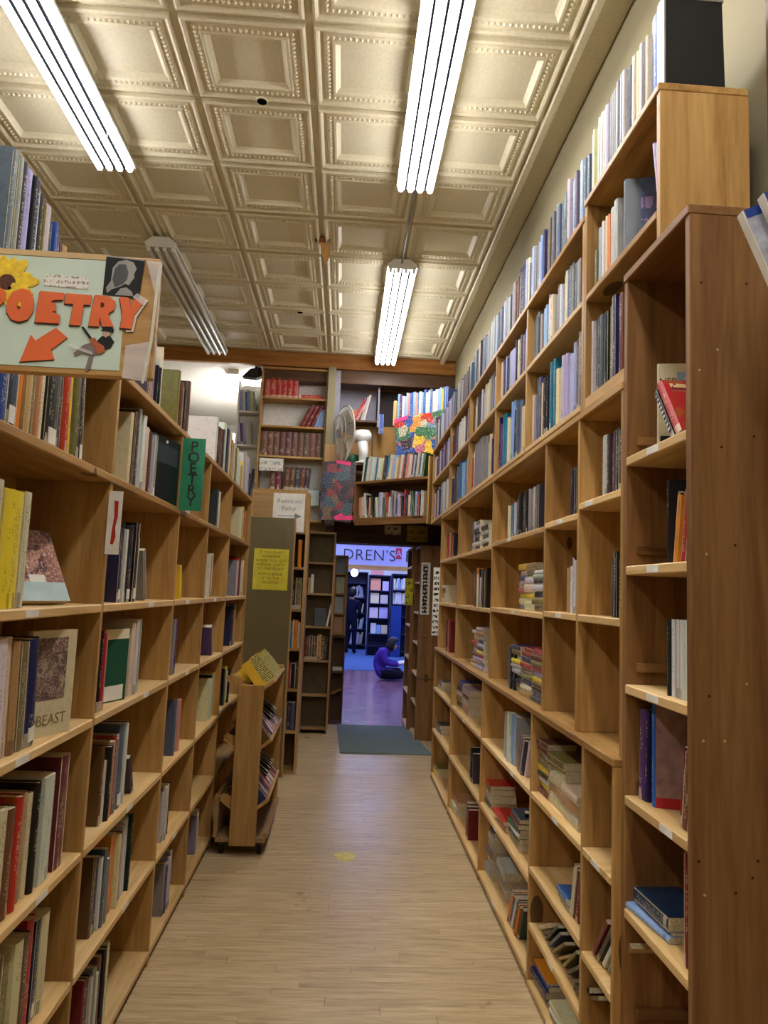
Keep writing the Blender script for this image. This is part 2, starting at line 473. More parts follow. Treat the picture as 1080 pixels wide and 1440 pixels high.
# ---- ceiling of pressed tin tiles
CZ = 4.05
ceiling = structure(box('ceiling', -3.2, 1.14, -3.0, 7.86, CZ+0.012, CZ+0.08, M_TIN, None, 0.0))
def tin_tile(w, h):
    bm = bmesh.new()
    prof = [(0.0, 0.0), (0.016, 0.0), (0.020, 0.022), (0.030, 0.027), (0.040, 0.022), (0.046, 0.013), (0.058, 0.011),
            (0.064, 0.017), (0.098, 0.017), (0.104, 0.022), (0.116, 0.022), (0.126, 0.010), (0.140, -0.002)]
    rings = []
    for s, d in prof:
        sx, sy = w/2-s, h/2-s
        rings.append([bm.verts.new(p) for p in ((-sx, -sy, -d), (sx, -sy, -d), (sx, sy, -d), (-sx, sy, -d))])
    for A, B in zip(rings, rings[1:]):
        for k in range(4): bm.faces.new((A[k], B[k], B[(k+1) % 4], A[(k+1) % 4]))
    # inner field with a light hammered relief
    A = rings[-1]; bm.faces.new((A[3], A[2], A[1], A[0]))
    # egg-and-dart beads on the moulding
    s = 0.081; sx, sy = w/2-s, h/2-s
    def bead(cx, cy, rx, ry):
        top = bm.verts.new((cx, cy, -0.028))
        ring = [bm.verts.new((cx+rx*math.cos(t), cy+ry*math.sin(t), -0.016)) for t in [2*PI*i/6 for i in range(6)]]
        for i in range(6): bm.faces.new((ring[i], top, ring[(i+1) % 6]))
    n = int(2*sx/0.026)
    for i in range(n+1):
        x = -sx+2*sx*i/n
        for yy in (-sy, sy): bead(x, yy, 0.0105, 0.014)
    n = int(2*sy/0.026)
    for i in range(1, n):
        yy = -sy+2*sy*i/n
        for x in (-sx, sx): bead(x, yy, 0.014, 0.0105)
    me = bpy.data.meshes.new('tin_tile'); bm.normal_update(); bm.to_mesh(me); bm.free(); me.materials.append(M_TIN)
    return me
TW, TH, TY0 = 0.61, 0.575, 3.055
tile_me = tin_tile(TW, TH); cl = worldloc(ceiling)
for i in range(-5, 2):
    cx = -0.275+TW*i+TW/2
    for k in range(-4, 9):
        cy = TY0+TH*k+TH/2
        if cy+TH/2 > 7.9: continue
        o = bpy.data.objects.new('tin_tile', tile_me); link(o, ceiling); o.location = Vector((cx, cy, CZ)) - cl
# rail along the wall and beam at the far end
structure(box('trim_1', 0.945, 0.995, -3.0, 7.86, CZ-0.035, CZ+0.02, M_TIN, None, 0.008))
structure(box('trim_2', -3.2, 1.12, 7.80, 7.86, 3.90, CZ+0.012, OAK, None, 0.004))
structure(box('trim_3', -1.0, 1.12, 7.83, 8.05, 3.70+0.05, 3.90, DARKW, None, 0.004))

# ---- walls
structure(box('wall_right', 1.12, 1.24, -3.0, 8.9, 0, CZ+0.08, M_CREAM, None, 0.0))
structure(box('wall_left', -3.3, -3.2, -3.0, 11.2, 0, CZ+0.08, M_CREAM, None, 0.0))
structure(box('wall_behind', -3.2, 1.12, -3.1, -3.0, 0, CZ+0.08, M_CREAM, None, 0.0))
structure(box('trim_4', 1.085, 1.12, 1.72, 1.80, 0, CZ, DARKW, None, 0.004))
# wall with the doorway to the children's room (jambs and header), board above it
DY = 8.86
structure(box('wall_far_left', -1.02, -0.12, DY, DY+0.1, 0, 3.75, M_FARWALL, None, 0.0))
structure(box('wall_far_right', 0.98, 1.12, DY, DY+0.1, 0, 3.75, M_FARWALL, None, 0.0))
structure(box('wall_far_top', -0.12, 0.98, DY, DY+0.1, 2.40, 3.75, M_FARWALL, None, 0.0))
structure(box('trim_5', -0.14, 1.12, 8.38, 8.44, 2.04, 2.34, DARKW, None, 0.004))
structure(box('trim_6', -0.12, 1.0, 8.44, DY, 2.30, 2.36, DARKW, None, 0.004))
structure(box('trim_7', -0.12, 1.0, DY-0.02, DY, 2.05, 2.075, M_CREAM, None, 0.003))
# upper niche wall, grey violet, behind the high books
structure(box('wall_niche', -0.2, 0.27, 8.10, 8.16, 3.34, 3.76, M_GREYWALL, None, 0.0))
structure(box('wall_niche_dark', 0.27, 1.12, 8.10, 8.16, 3.34, 3.76, plain('dark_umber_wall', (58, 50, 50), 0.8), None, 0.0))
structure(box('wall_panel', -0.2, 1.12, 8.06, 8.12, 2.36, 3.34, M_CARDBOARD, None, 0.0))
structure(box('trim_8', 0.235, 0.25, 8.045, 8.06, 2.4, 3.34, DARKW, None, 0.002))
# ceiling over the passage
structure(box('ceiling_passage', -1.0, 1.12, 8.05, DY+0.1, 3.75, 3.80, M_FARWALL, None, 0.0))

# ---- back room at the far left: white ceiling and walls
structure(box('ceiling_back', -3.2, -0.98, 7.86, 11.2, 3.93, 3.98, M_WHITEWALL, None, 0.0))
structure(box('wall_back', -3.2, -0.92, 11.1, 11.2, 0, 3.98, M_WHITEWALL, None, 0.0))
structure(box('wall_back_side', -1.02, -0.94, 8.2, 11.1, 0, 3.98, M_WHITEWALL, None, 0.0))
structure(box('floor_back', -3.2, -0.95, 8.42, 11.2, -0.06, -0.002, M_FLOOR, None, 0.0))

# ---- children's room beyond the doorway
structure(box('wall_kids_left', -2.7, -2.6, 8.96, 20.4, 0, 3.3, M_WHITEWALL, None, 0.0))
structure(box('wall_kids_right', 4.2, 4.3, 8.96, 20.4, 0, 3.3, M_WHITEWALL, None, 0.0))
structure(box('wall_kids_far', -2.7, 4.3, 20.4, 20.5, 0, 3.3, M_WHITEWALL, None, 0.0))
structure(box('wall_kids_near', -2.6, -1.02, 8.86, 8.96, 0, 3.3, M_WHITEWALL, None, 0.0))
structure(box('wall_kids_near_side', 1.12, 4.2, 8.86, 8.96, 0, 3.3, M_WHITEWALL, None, 0.0))
structure(box('ceiling_kids', -2.7, 4.3, 8.96, 20.5, 3.3, 3.36, M_WHITEWALL, None, 0.0))

# ---- small ceiling blemishes
def ceiling_hole(x, y, r, label):
    t = thing('ceiling_hole', label, 'hole', (x, y, CZ-0.03))
    lathe('ragged_rim', [(r*1.25, 0.006), (r*1.2, -0.003), (r*1.02, -0.004), (r*0.98, 0.004)], M_TIN, t, (0, 0, 0), 14)
    lathe('dark_opening', [(r, -0.0045), (r*0.9, -0.0055), (0.001, -0.0055)], M_HOLE, t, (0, 0, 0), 14)
ceiling_hole(-0.545, 3.60, 0.026, 'black round hole in the rim of a tin ceiling tile')
ceiling_hole(-0.52, 6.52, 0.026, 'small dark hole in a ceiling tile toward the far beam')
t = thing('peeling_paint_flake', 'curl of brown peeling paint dangling from the ceiling seam', 'paint flake', (-0.275, 5.13, CZ-0.02))
lathe('stain', [(0.06, 0.004), (0.05, -0.004), (0.02, -0.006)], M_STAIN, t, (0, 0, 0), 12)
mesh_obj('curl', [(-0.02, 0, 0), (0.05, 0, -0.005), (0.06, 0.01, -0.08), (0.035, 0.0, -0.17), (0.0, -0.01, -0.10),
                  (-0.02, 0.004, 0), (0.05, 0.004, -0.005), (0.06, 0.014, -0.08), (0.035, 0.004, -0.17), (0.0, -0.006, -0.10)],
         [(0, 1, 2, 3, 4), (9, 8, 7, 6, 5), (0, 5, 6, 1), (1, 6, 7, 2), (2, 7, 8, 3), (3, 8, 9, 4), (4, 9, 5, 0)], M_FLAKE, t, (0, 0, -0.006))

# ================================================================== LIGHT FIXTURES
M_STRIP = plain('painted_gap_dark', (12, 12, 14), 0.9, 0.0)  # near-black strips added to paint the darker gaps between glowing tubes
def fixture(x, y0, y1, z, lit, label, group='hanging four-tube fluorescent fixtures'):
    t = thing('fluorescent_fixture', label, 'light fixture', (x, (y0+y1)/2, z), group)
    # inverted trough housing
    w, h = 0.112, 0.085
    prof = [(-w, 0.026), (-w, 0.042), (-0.06, h), (0.06, h), (w, 0.042), (w, 0.026)]
    bm = bmesh.new(); L = (y1-y0)/2
    A = [bm.verts.new((p[0], -L, p[1])) for p in prof]; B = [bm.verts.new((p[0], L, p[1])) for p in prof]
    n = len(prof)
    for i in range(n): bm.faces.new((A[i], B[i], B[(i+1) % n], A[(i+1) % n]))
    bm.faces.new(A); bm.faces.new(B[::-1]); bmesh.ops.recalc_face_normals(bm, faces=bm.faces)
    from_bm('housing', bm, M_WHITEMETAL, t)
    for xx in (-0.088, -0.029, 0.029, 0.088):
        tube('tube', (x+xx, y0+0.03, z+0.002), (x+xx, y1-0.03, z+0.002), 0.0165, M_TUBE if lit else M_TUBE_OFF, t, 12)
    for xx in ((-0.058, 0.0, 0.058) if lit else ()): lbox('painted_tube_gap', xx-0.004, xx+0.004, -L+0.03, L-0.03, -0.004, 0.024, M_STRIP, t, 0.0)
    for s in (-1, 1):
        lbox('end_plate', -0.105, 0.105, s*(L-0.012)-0.006, s*(L-0.012)+0.006, 0.012, 0.05, M_WHITEMETAL, t)
        for xx in (-0.088, -0.029, 0.029, 0.088):
            lbox('lamp_holder', xx-0.012, xx+0.012, s*(L-0.024)-0.007, s*(L-0.024)+0.007, -0.014, 0.03, M_WHITEMETAL, t)
        tube('stem', (x, (y0+y1)/2+s*L*0.7, z+h), (x, (y0+y1)/2+s*L*0.7, CZ-0.002), 0.007, M_WHITEMETAL, t, 8)
    return t
fixture(0.318, 1.66, 4.19, 3.91, True, 'lit four-tube fluorescent fixture hanging over the near aisle, white glare')
fixture(0.328, 5.26, 7.59, 3.91, True, 'lit fluorescent fixture near the far beam with conduit at its near end')
fixture(-1.462, 1.66, 4.18, 3.91, True, 'lit fluorescent fixture above the books beside the poetry sign')
fixture(-1.446, 5.15, 7.56, 3.91, False, 'unlit dusty fluorescent fixture behind the poetry sign')
fixture(0.318, -1.0, 1.45, 3.91, True, 'lit fluorescent fixture over the aisle start, above the viewer')
fixture(-1.462, -2.2, 0.3, 3.91, True, 'lit fluorescent fixture over the parallel aisle, behind the viewer')
o = tube('conduit', (0.323, 4.20, 3.965), (0.323, 5.26, 3.965), 0.008, M_STEEL); tag(o, 'thin grey conduit pipe joining the two lit aisle fixtures', 'pipe')
o = tube('pull_cord', (-1.385, 3.75, CZ-0.02), (-1.375, 3.75, CZ-0.20), 0.003, M_CREAMP, None, 6); tag(o, 'short pale pull cord hanging beside a lit fixture', 'cord')
# back room strip light
t = thing('strip_light', 'bright strip light under the white ceiling of the back room', 'light fixture', (-1.36, 8.75, 3.90))
lbox('housing', -0.06, 0.06, -0.62, 0.62, -0.03, 0.03, M_WHITEMETAL, t)
M_TUBE2 = emission('lit_tube_back_room', (255, 252, 250), TUBE_STRENGTH*3.0)
for xx in (-0.03, 0.03): tube('tube', (-1.36+xx, 8.17, 3.855), (-1.36+xx, 9.33, 3.855), 0.015, M_TUBE2, t)
# unseen panels added to give the children's room its daylight, and a globe
M_KIDS = emission('cool_daylight_fill', (176, 190, 255), KIDS_STRENGTH)
for i, (x, y) in enumerate(((-0.6, 10.6), (1.9, 10.6), (-0.6, 13.2), (1.9, 13.2), (0.6, 16.2), (2.4, 16.2), (0.6, 18.8))):
    t = thing('added_daylight_panel', 'cool white ceiling panel %s in the far children\'s room' % ('over the purple floor by the doorway', 'right of the doorway panel', 'before the violet sign', 'right of the violet sign', 'over the blue carpet', 'over the picture-book case', 'at the slanted white books')[i], 'light fixture', (x, y, 3.3), 'added daylight panels of the far room')
    lbox('frame', -0.62, 0.62, -0.32, 0.32, -0.03, -0.001, M_WHITEMETAL, t)
    lbox('diffuser', -0.58, 0.58, -0.28, 0.28, -0.036, -0.031, M_KIDS, t, 0.0)

# ================================================================== BOOKCASES
def side_case(t, xf, xb, ups, bays, z0, ztop, mat, th=0.02, sh=0.024, back=True, lab=(), topshelf=True, batten=False, up_top=None):
    """bookcase along the aisle: face at x = xf, back at x = xb; ups = upright positions (y);
    bays[i] = heights of the shelf tops of bay i"""
    s = 1 if xb > xf else -1
    for u in ups: box('upright', xf, xb, u-th/2, u+th/2, z0, ztop-sh if topshelf else ztop, mat, t)
    if back: box('back_panel', xb-s*0.006, xb, ups[0]+th/2, ups[-1]-th/2, z0, ztop-sh, mat, t, 0.0)
    for i, (a, b) in enumerate(zip(ups, ups[1:])):
        for z in bays[i]:
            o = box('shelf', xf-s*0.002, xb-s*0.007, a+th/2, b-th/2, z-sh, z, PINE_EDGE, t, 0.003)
            if (i, z) in lab:
                yc = a+(b-a)*lab[(i, z)]
                box('shelf_label', xf-s*0.0032, xf-s*0.0021, yc-0.035, yc+0.035, z-sh+0.004, z-0.004, M_LABEL, o, 0.0)
            if batten:
                box('batten', xf+s*0.03, xb-s*0.01, b-th/2-0.014, b-th/2, z+0.035, z+0.06, mat, t)
    if topshelf:
        box('top_board', xf-s*0.004, xb, ups[0]-th/2, ups[-1]+th/2, ztop-sh, ztop, mat, t, 0.003)

LX, LXB = -0.70, -0.98
# left: poetry bookcase and the hutch standing on it
LUP = [1.25, 2.19, 3.09, 3.745, 4.435, 5.33]
LZ = [0.06, 0.40, 0.74, 1.105, 1.43]
t = thing('bookcase', 'long honey-pine poetry bookcase with five open bays behind the book cart', 'bookcase', (-0.84, 3.3, 0))
side_case(t, LX, LXB, LUP, [LZ]*5, 0.0, 1.81, PINE,
          lab={(0, 1.43): 0.48, (0, 1.105): 0.5, (0, 0.74): 0.7, (1, 1.105): 0.62, (1, 0.74): 0.5, (1, 0.40): 0.55, (1, 1.43): 0.6, (2, 1.43): 0.4, (2, 1.105): 0.55, (3, 1.43): 0.45, (3, 0.74): 0.6, (2, 0.40): 0.5})
HUP = [1.41, 2.20, 3.07, 3.73, 4.46, 5.38]
t = thing('shelf_hutch', 'one-shelf pine hutch standing on the poetry bookcase, books along its top', 'bookcase', (-0.84, 3.3, 1.81))
side_case(t, LX-0.004, LXB, HUP, [[]]*5, 1.81, 2.14, PINE)

# right: narrow dark case, wall case (lower and upper tier), hutches
RX, RXB = 0.80, 1.08
t = thing('bookcase', 'narrow brown-stained bookcase with nail-marked side panel at the aisle entrance', 'bookcase', (0.94, 1.86, 0))
side_case(t, RX, RXB, [1.667, 2.06], [[0.05, 0.36, 0.675, 0.97, 1.27, 1.60, 1.915]], 0.0, 2.475, BROWN, th=0.024, sh=0.026, batten=True,
          lab={(0, 1.915): 0.5, (0, 1.60): 0.5, (0, 1.27): 0.5, (0, 0.97): 0.3})
# nail holes of the side panel
M_NAIL = plain('nail_hole', (40, 24, 12), 0.8)
M_CHIP = plain('pale_chip', (190, 160, 116), 0.7)
rn = random.Random(11)
for zc in (2.27, 2.08, 1.90, 1.62, 1.30, 1.22, 0.96, 0.88):
    for k in range(3):
        x = 0.83+0.055*k+rn.uniform(-0.02, 0.02); z = zc+rn.uniform(-0.03, 0.03)
        if rn.random() < 0.25: continue
        lathe('nail_mark', [(0.0032, -0.0006), (0.0022, -0.0009), (0.0004, -0.001)], M_NAIL if rn.random() < 0.6 else M_CHIP, t,
              Vector((x, 1.655-0.0003, z))-worldloc(t), 8, 'y', False)
t = thing('bookcase', 'waist-high lower tier of the long pine wall case, ledge on top', 'bookcase', (0.93, 4.1, 0))
RLUP = [2.085, 2.35, 2.985, 4.04, 5.18, 6.15]
side_case(t, RX-0.02, RXB, RLUP, [[0.05, 0.43, 0.735], [0.03, 0.24, 0.45, 0.735], [0.05, 0.40, 0.735], [0.05, 0.40, 0.735], [0.05, 0.40, 0.735]],
          0.0, 1.06, PINE, lab={(1, 0.735): 0.45, (2, 0.40): 0.6, (2, 0.05): 0.62, (2, 0.735): 0.3, (0, 0.735): 0.5, (1, 0.03): 0.5, (3, 0.735): 0.5, (1, 0.24): 0.5})
t = thing('bookcase', 'upper tier of the long pine wall case between ledge and hutches', 'bookcase', (0.93, 4.1, 1.06))
RUUP = [2.085, 2.486, 2.911, 3.97, 5.19, 6.13]
side_case(t, RX, RXB, RUUP, [[1.45, 1.83], [1.45, 1.80], [1.44, 1.79], [1.43, 1.78], [1.43, 1.78]], 1.06, 2.15, PINE,
          lab={(0, 1.83): 0.7, (1, 1.80): 0.5, (2, 1.79): 0.6, (1, 1.45): 0.5, (2, 1.44): 0.5})
t = thing('shelf_hutch', 'two-shelf pine hutch with plain end panel above the narrow brown bookcase', 'bookcase', (0.93, 2.13, 2.15))
box('end_panel', RX, RXB-0.03, 1.823, 1.845, 2.4755, 2.896, PINE, t)
box('upright', RX, RXB-0.03, 2.426, 2.448, 2.15, 2.896, PINE, t)
box('shelf', RX-0.002, RXB-0.04, 1.845, 2.426, 2.536, 2.56, PINE, t, 0.003)
box('top_board', RX-0.004, RXB-0.03, 1.823, 2.448, 2.896, 2.92, PINE, t, 0.003)
box('back_panel', RXB-0.037, RXB-0.031, 2.076, 2.426, 2.19, 2.896, PINE, t, 0.0)
box('back_panel', RXB-0.037, RXB-0.031, 1.845, 2.076, 2.4755, 2.896, PINE, t, 0.0)
box('bottom_board', RX, RXB-0.04, 2.075, 2.426, 2.1505, 2.19, PINE, t)
t = thing('shelf_hutch', 'long pine hutch of five bays packed with pale paperbacks along the wall', 'bookcase', (0.93, 4.7, 2.15))
HR = [2.463, 3.27, 3.97, 4.85, 5.75, 6.90]
side_case(t, RX, RXB-0.03, HR, [[2.18, 2.56]]*5, 2.15, 2.87, PINE, th=0.022)

# ================================================================== BOOKS
PAL = {'cream': (208, 194, 158), 'white': (206, 204, 198), 'grey': (128, 126, 128), 'lgrey': (178, 176, 174), 'black': (24, 23, 26),
       'navy': (34, 40, 76), 'blue': (42, 90, 164), 'lblue': (134, 166, 206), 'teal': (24, 116, 138), 'green': (28, 82, 58),
       'olive': (118, 104, 56), 'yellow': (228, 198, 50), 'orange': (218, 122, 38), 'red': (170, 40, 36), 'dred': (108, 28, 34),
       'pink': (206, 132, 122), 'purple': (82, 54, 106), 'lav': (172, 168, 204), 'brown': (98, 60, 40), 'tan': (178, 140, 92),
       'char': (58, 56, 62), 'slate': (76, 88, 106)}
WORD = {'lgrey': 'pale grey', 'lblue': 'pale blue', 'dred': 'dark red', 'lav': 'lavender', 'char': 'charcoal', 'slate': 'slate-blue', 'navy': 'navy blue'}
ORD = ['first', 'second', 'third', 'fourth', 'fifth', 'sixth', 'seventh', 'eighth', 'ninth', 'tenth', 'eleventh', 'twelfth', 'thirteenth',
       'fourteenth', 'fifteenth', 'sixteenth', 'seventeenth', 'eighteenth', 'nineteenth', 'twentieth']
TENS = {2: 'twenty', 3: 'thirty', 4: 'forty', 5: 'fifty', 6: 'sixty'}
def ordinal(i):            # 0-based
    if i < 20: return ORD[i]
    n = i+1; t_, u_ = divmod(n, 10)
    return (TENS[t_][:-1]+'ieth') if u_ == 0 else TENS[t_]+'-'+ORD[u_-1]

BOOKS = []                 # dicts: m (4x4), t, h, d, col, row, i, kind, force
rb = random.Random(21)
def jitter(c, a=10):
    return tuple(max(4, min(250, v+rb.uniform(-a, a))) for v in c)
def add_book(mat, t, h, d, cname, row, i, kind=None, force=False, label=None, col=None):
    b = dict(m=mat, t=t, h=h, d=d, cname=cname, col=col or jitter(PAL[cname]), row=row, i=i, kind=kind or rb.choice('hp'), force=force, label=label)
    BOOKS.append(b); return b

def parse(spec):
    out = []
    for tok in spec.split():
        lean = 0.0
        if '~' in tok: tok, l = tok.split('~'); lean = float(l)
        k = 0
        while not (tok[k].isdigit()): k += 1
        a, h = tok[k:].split('/')
        out.append((tok[:k], float(a)/100, float(h)/100, lean))
    return out

def row(side, x, z, yfar, spec, phrase, group, depth=None, kind=None):
    """upright books of one shelf, listed from the far end towards the camera; spines on x"""
    y = yfar; items = parse(spec) if isinstance(spec, str) else spec
    for i, (c, t, h, lean) in enumerate(items):
        a = math.radians(lean)
        foot = t*math.cos(a) + h*abs(math.sin(a))*(0.0 if i and items[i-1][3] == lean else 1.0)*0.0
        d = (depth or min(0.21, h*0.72))*rb.uniform(0.94, 1.04)
        if lean != 0.0: y -= 0.001
        yc = y - t/2/math.cos(a)
        dx = rb.uniform(-0.004, 0.012)
        zz = z+0.0008+t/2*abs(math.sin(a))
        if side == 'L': m_ = Matrix.Translation((x-dx, yc, zz)) @ Matrix.Rotation(PI, 4, 'Z') @ Matrix.Rotation(a, 4, 'X')
        elif side == 'R': m_ = Matrix.Translation((x+dx, yc, zz)) @ Matrix.Rotation(-a, 4, 'X')
        add_book(m_, t, h, d, c, (phrase, group), i, kind)
        y -= t/math.cos(a)+0.0008
    return y

def rand_items(length, pal, tr, hr, rng, lean=0.0):
    out = []; tot = 0; last = None
    while True:
        t = rng.uniform(*tr); c = rng.choice(pal)
        if rng.random() < 0.45 and last: c = last[0]; t = last[1]; h = last[2]
        else: h = rng.uniform(*hr)
        if tot+t+0.0008 > length: break
        out.append((c, t, h, lean)); last = (c, t, h); tot += t+0.0008
    return out

def stack(side, x, yc, z, spec, phrase, group, along=0.17, kind='p'):
    """pile of flat books, bottom first; tokens colour thickness/length"""
    for i, (c, t, h, lean) in enumerate(parse(spec)):
        s = -1 if side == 'L' else 1
        rz = math.radians(lean if lean else rb.uniform(-4, 4))
        base = Matrix.Translation((x+s*rb.uniform(0, 0.012), yc-h/2+rb.uniform(-0.004, 0.004), z+0.0006+t/2)) @ Matrix.Rotation(rz, 4, 'Z')
        if side == 'L': base = base @ Matrix.Translation((0, h, 0)) @ Matrix.Rotation(PI, 4, 'Z')
        m_ = base @ Matrix.Rotation(-PI/2, 4, 'X')
        add_book(m_, t, h, h*0.68, c, (phrase, group), i, kind)
        z += t+0.0008

# ---------------- poetry side
GL = 'poetry books on the pine shelves'
B0, B1, B2, B3, B4 = 'under hanging poetry sign', 'beside green poetry card', 'past green poetry card', 'before the end poetry bay', 'of end poetry bay'
xs = LX-0.022
def Lr(z, y, spec, ph):
    k = 1.55 if B0 in ph else (1.2 if B1 in ph else 1.0)
    row('L', xs, z, y, [(c, t*k, h, l) for c, t, h, l in parse(spec)], ph, GL)
Lr(1.81, 2.015, 'black2.2/29.5~-5 char1.2/29~-5 olive1.6/29~-3 yellow1.6/30~-3 red2.6/30~-3 char2.0/30~-2 black5.2/30 cream2.2/28 tan1.0/20 olive3.0/29 tan2.0/28 orange2.0/29 navy3.4/29 blue2/28 black3/28 cream2.5/28 brown3/27 grey3/28', 'upper shelf '+B0)
Lr(1.43, 1.70, 'cream2.2/26 yellow6.0/25.5 cream3/27 tan3/25 brown3/26 white3/25', 'chest-high shelf '+B0)
Lr(1.105, 1.835, 'navy3.6/25~-4 olive2.6/24.5~-3 tan2.2/25~-3 cream2.0/26~-3 white3.4/26~-3 slate3/25 cream3/24 brown3/25 tan3/23', 'waist-high shelf '+B0)
Lr(0.74, 2.09, 'dred4.0/29 blue2.0/25.5 white4.0/26 grey1.2/25 black1.6/26 cream1.6/24 tan3.0/25 red2.2/25.5 brown3/24 cream3/25 green3/25 tan3/24', 'thigh-high shelf '+B0)
Lr(0.40, 2.06, 'cream3.2/24 navy2.0/24 red2.8/26 brown2.4/24 cream3.0/24.5 olive3.2/24 brown3/25 black3/24 cream3/25', 'knee-high shelf '+B0)
Lr(0.06, 1.95, 'tan3/24 green3/25 black2/24 cream3/26 navy3/25', 'bottom shelf '+B0)

Lr(1.81, 2.775, 'slate4.4/24 lgrey1.2/23 purple2.4/23.5 tan1.2/24 brown1.4/23 cream3.0/24 char1.6/22 white2.4/27 grey2.0/28 lgrey2.2/28 char2/27 brown2/26 cream2/25', 'upper shelf '+B1)
Lr(1.43, 2.80, 'grey2.8/19~-18', 'chest-high shelf '+B1)
Lr(1.43, 2.655, 'cream5.2/22.5 black3.6/27 char1.6/26 black4.4/25 white1.2/24 black3/26 navy3/24', 'chest-high shelf '+B1)
Lr(1.105, 2.74, 'brown1.2/25.5 lgrey2.0/26 black1.2/24 white3.0/26 cream2.6/25', 'waist-high shelf '+B1)
Lr(1.105, 2.36, 'orange1.6/24 pink1.4/22 red2/23 black2/24', 'waist-high shelf '+B1)
Lr(0.74, 2.80, 'char2.6/15~-26', 'thigh-high shelf '+B1)
Lr(0.74, 2.66, 'white1.6/27 black1.4/28 slate5.0/28 lgrey1.2/25 grey2.0/24 red1.4/25 tan2.4/24 black2.4/23 white2/19 brown2/24', 'thigh-high shelf '+B1)
Lr(0.40, 2.80, 'black1.4/26 white5.0/26 lgrey2.0/25 tan2.0/23 dred1.6/24 cream1.4/24 orange4.2/25 tan2.4/18 grey3/20 slate2.0/24 white1.6/22 navy2.4/23 brown2/24', 'knee-high shelf '+B1)
Lr(0.06, 2.615, 'cream1.6/25 black2.2/24 char1.4/23 brown2.6/24 white1.4/20 grey2.4/23 cream1.2/21 navy3/22 dred2/23', 'bottom shelf '+B1)

Lr(1.81, 3.40, 'white1.6/20 grey2/22 white2/21 navy2/22', 'upper shelf '+B2)
Lr(1.43, 3.36, 'yellow2.6/15~-14', 'chest-high shelf '+B2)
Lr(1.105, 3.31, 'purple1.8/24 pink2.0/23 grey3/24', 'waist-high shelf '+B2)
Lr(0.74, 3.50, 'pink4.2/23 lblue2.6/22 brown3.2/23 slate3/24', 'thigh-high shelf '+B2)
Lr(0.40, 3.40, 'black1.2/22 white2.6/22 orange2.0/9 white3/22 lgrey3/21', 'knee-high shelf '+B2)
Lr(0.06, 3.52, 'lgrey3.0/24 lav4.0/22 white1.6/21 purple2/20 grey3/22', 'bottom shelf '+B2)
Lr(1.81, 4.225, 'lgrey2.0/22 purple5.0/21.5 white2.0/21 char3/22', 'upper shelf '+B3)
Lr(1.43, 4.09, 'cream1.6/24 brown1.6/23 pink2.0/22 red2/22 white2/23', 'chest-high shelf '+B3)
Lr(1.105, 4.24, 'white1.4/18~-22 purple3.4/17~-22', 'waist-high shelf '+B3)
Lr(0.74, 4.42, 'yellow3.0/25 cream2/24 teal6.0/24.5 black2.0/24 white2.0/23 cream4/23', 'thigh-high shelf '+B3)
Lr(0.06, 4.2, 'white4/22 grey3/20', 'bottom shelf '+B3)
Lr(1.81, 5.30, 'red8.0/22 orange3/20 yellow6.0/24 olive3/22 cream3/23 white3/20 cream3/22', 'upper shelf '+B4)
Lr(1.43, 5.30, 'black2.4/24 cream3.4/25 cream2.6/23 white1.6/22 dred7.0/27 red3/26 lgrey4.0/24 white4/23 grey3/24', 'chest-high shelf '+B4)
Lr(1.105, 5.09, 'grey7.0/27 pink2.4/23 tan2.4/23 black3.0/25 white2.4/22 navy3/24', 'waist-high shelf '+B4)
Lr(0.74, 5.0, 'white4/20 black5/22 white5/21 yellow4/24 black4/23', 'thigh-high shelf '+B4)
# along the top of the hutch
row('L', xs-0.03, 2.14, 1.86, 'tan2.6/21 purple1.2/21 dred1.4/22 navy1.4/23 blue1.6/24 slate2.4/23 lgrey2.6/26 olive1.2/25 char1.4/27 lgrey2.6/27 navy1.8/28 black1.4/28 lav3.4/28 char2.2/28 grey2.4/28 slate2.8/28', 'on hutch top above poetry sign', GL)
LT = 'along hutch top past poetry sign'
y_ = row('L', xs, 2.14, 2.78, 'lgrey2.4/24 cream1.2/25 white1.4/20 black2.0/16 white1.4/15 black1.2/16 grey3/24 tan3/25 char3/22', LT, GL)
row('L', xs-0.01, 2.14, 3.30, 'char3.4/26 brown3.4/26 black3/25 lgrey5/22 brown4/22 olive4/26', 'leaning dark row on hutch top', GL)
rt = random.Random(5)
row('L', xs, 2.14, 5.34, rand_items(0.30, ['char', 'lgrey', 'black', 'lav', 'white'], (0.012, 0.025), (0.24, 0.29), rt, -7.0), 'at far end of poetry hutch top', GL)
row('L', xs, 2.14, 5.0, 'yellow6/20 tan5/16 cream5/17 white3/20 cream3/22 black2.4/20 white3/23 cream4/24 olive4/23 black3/24 cream4.2/25 black2/24 cream4/25 tan2/25 white4.0/27 black3/28 cream3/28 black6/28 navy3/28 char4/29 white8/29 char4/24 brown3/23 tan3/22 cream3/21 brown3/22 black4/22 white5/26', 'along hutch top past green card', GL)

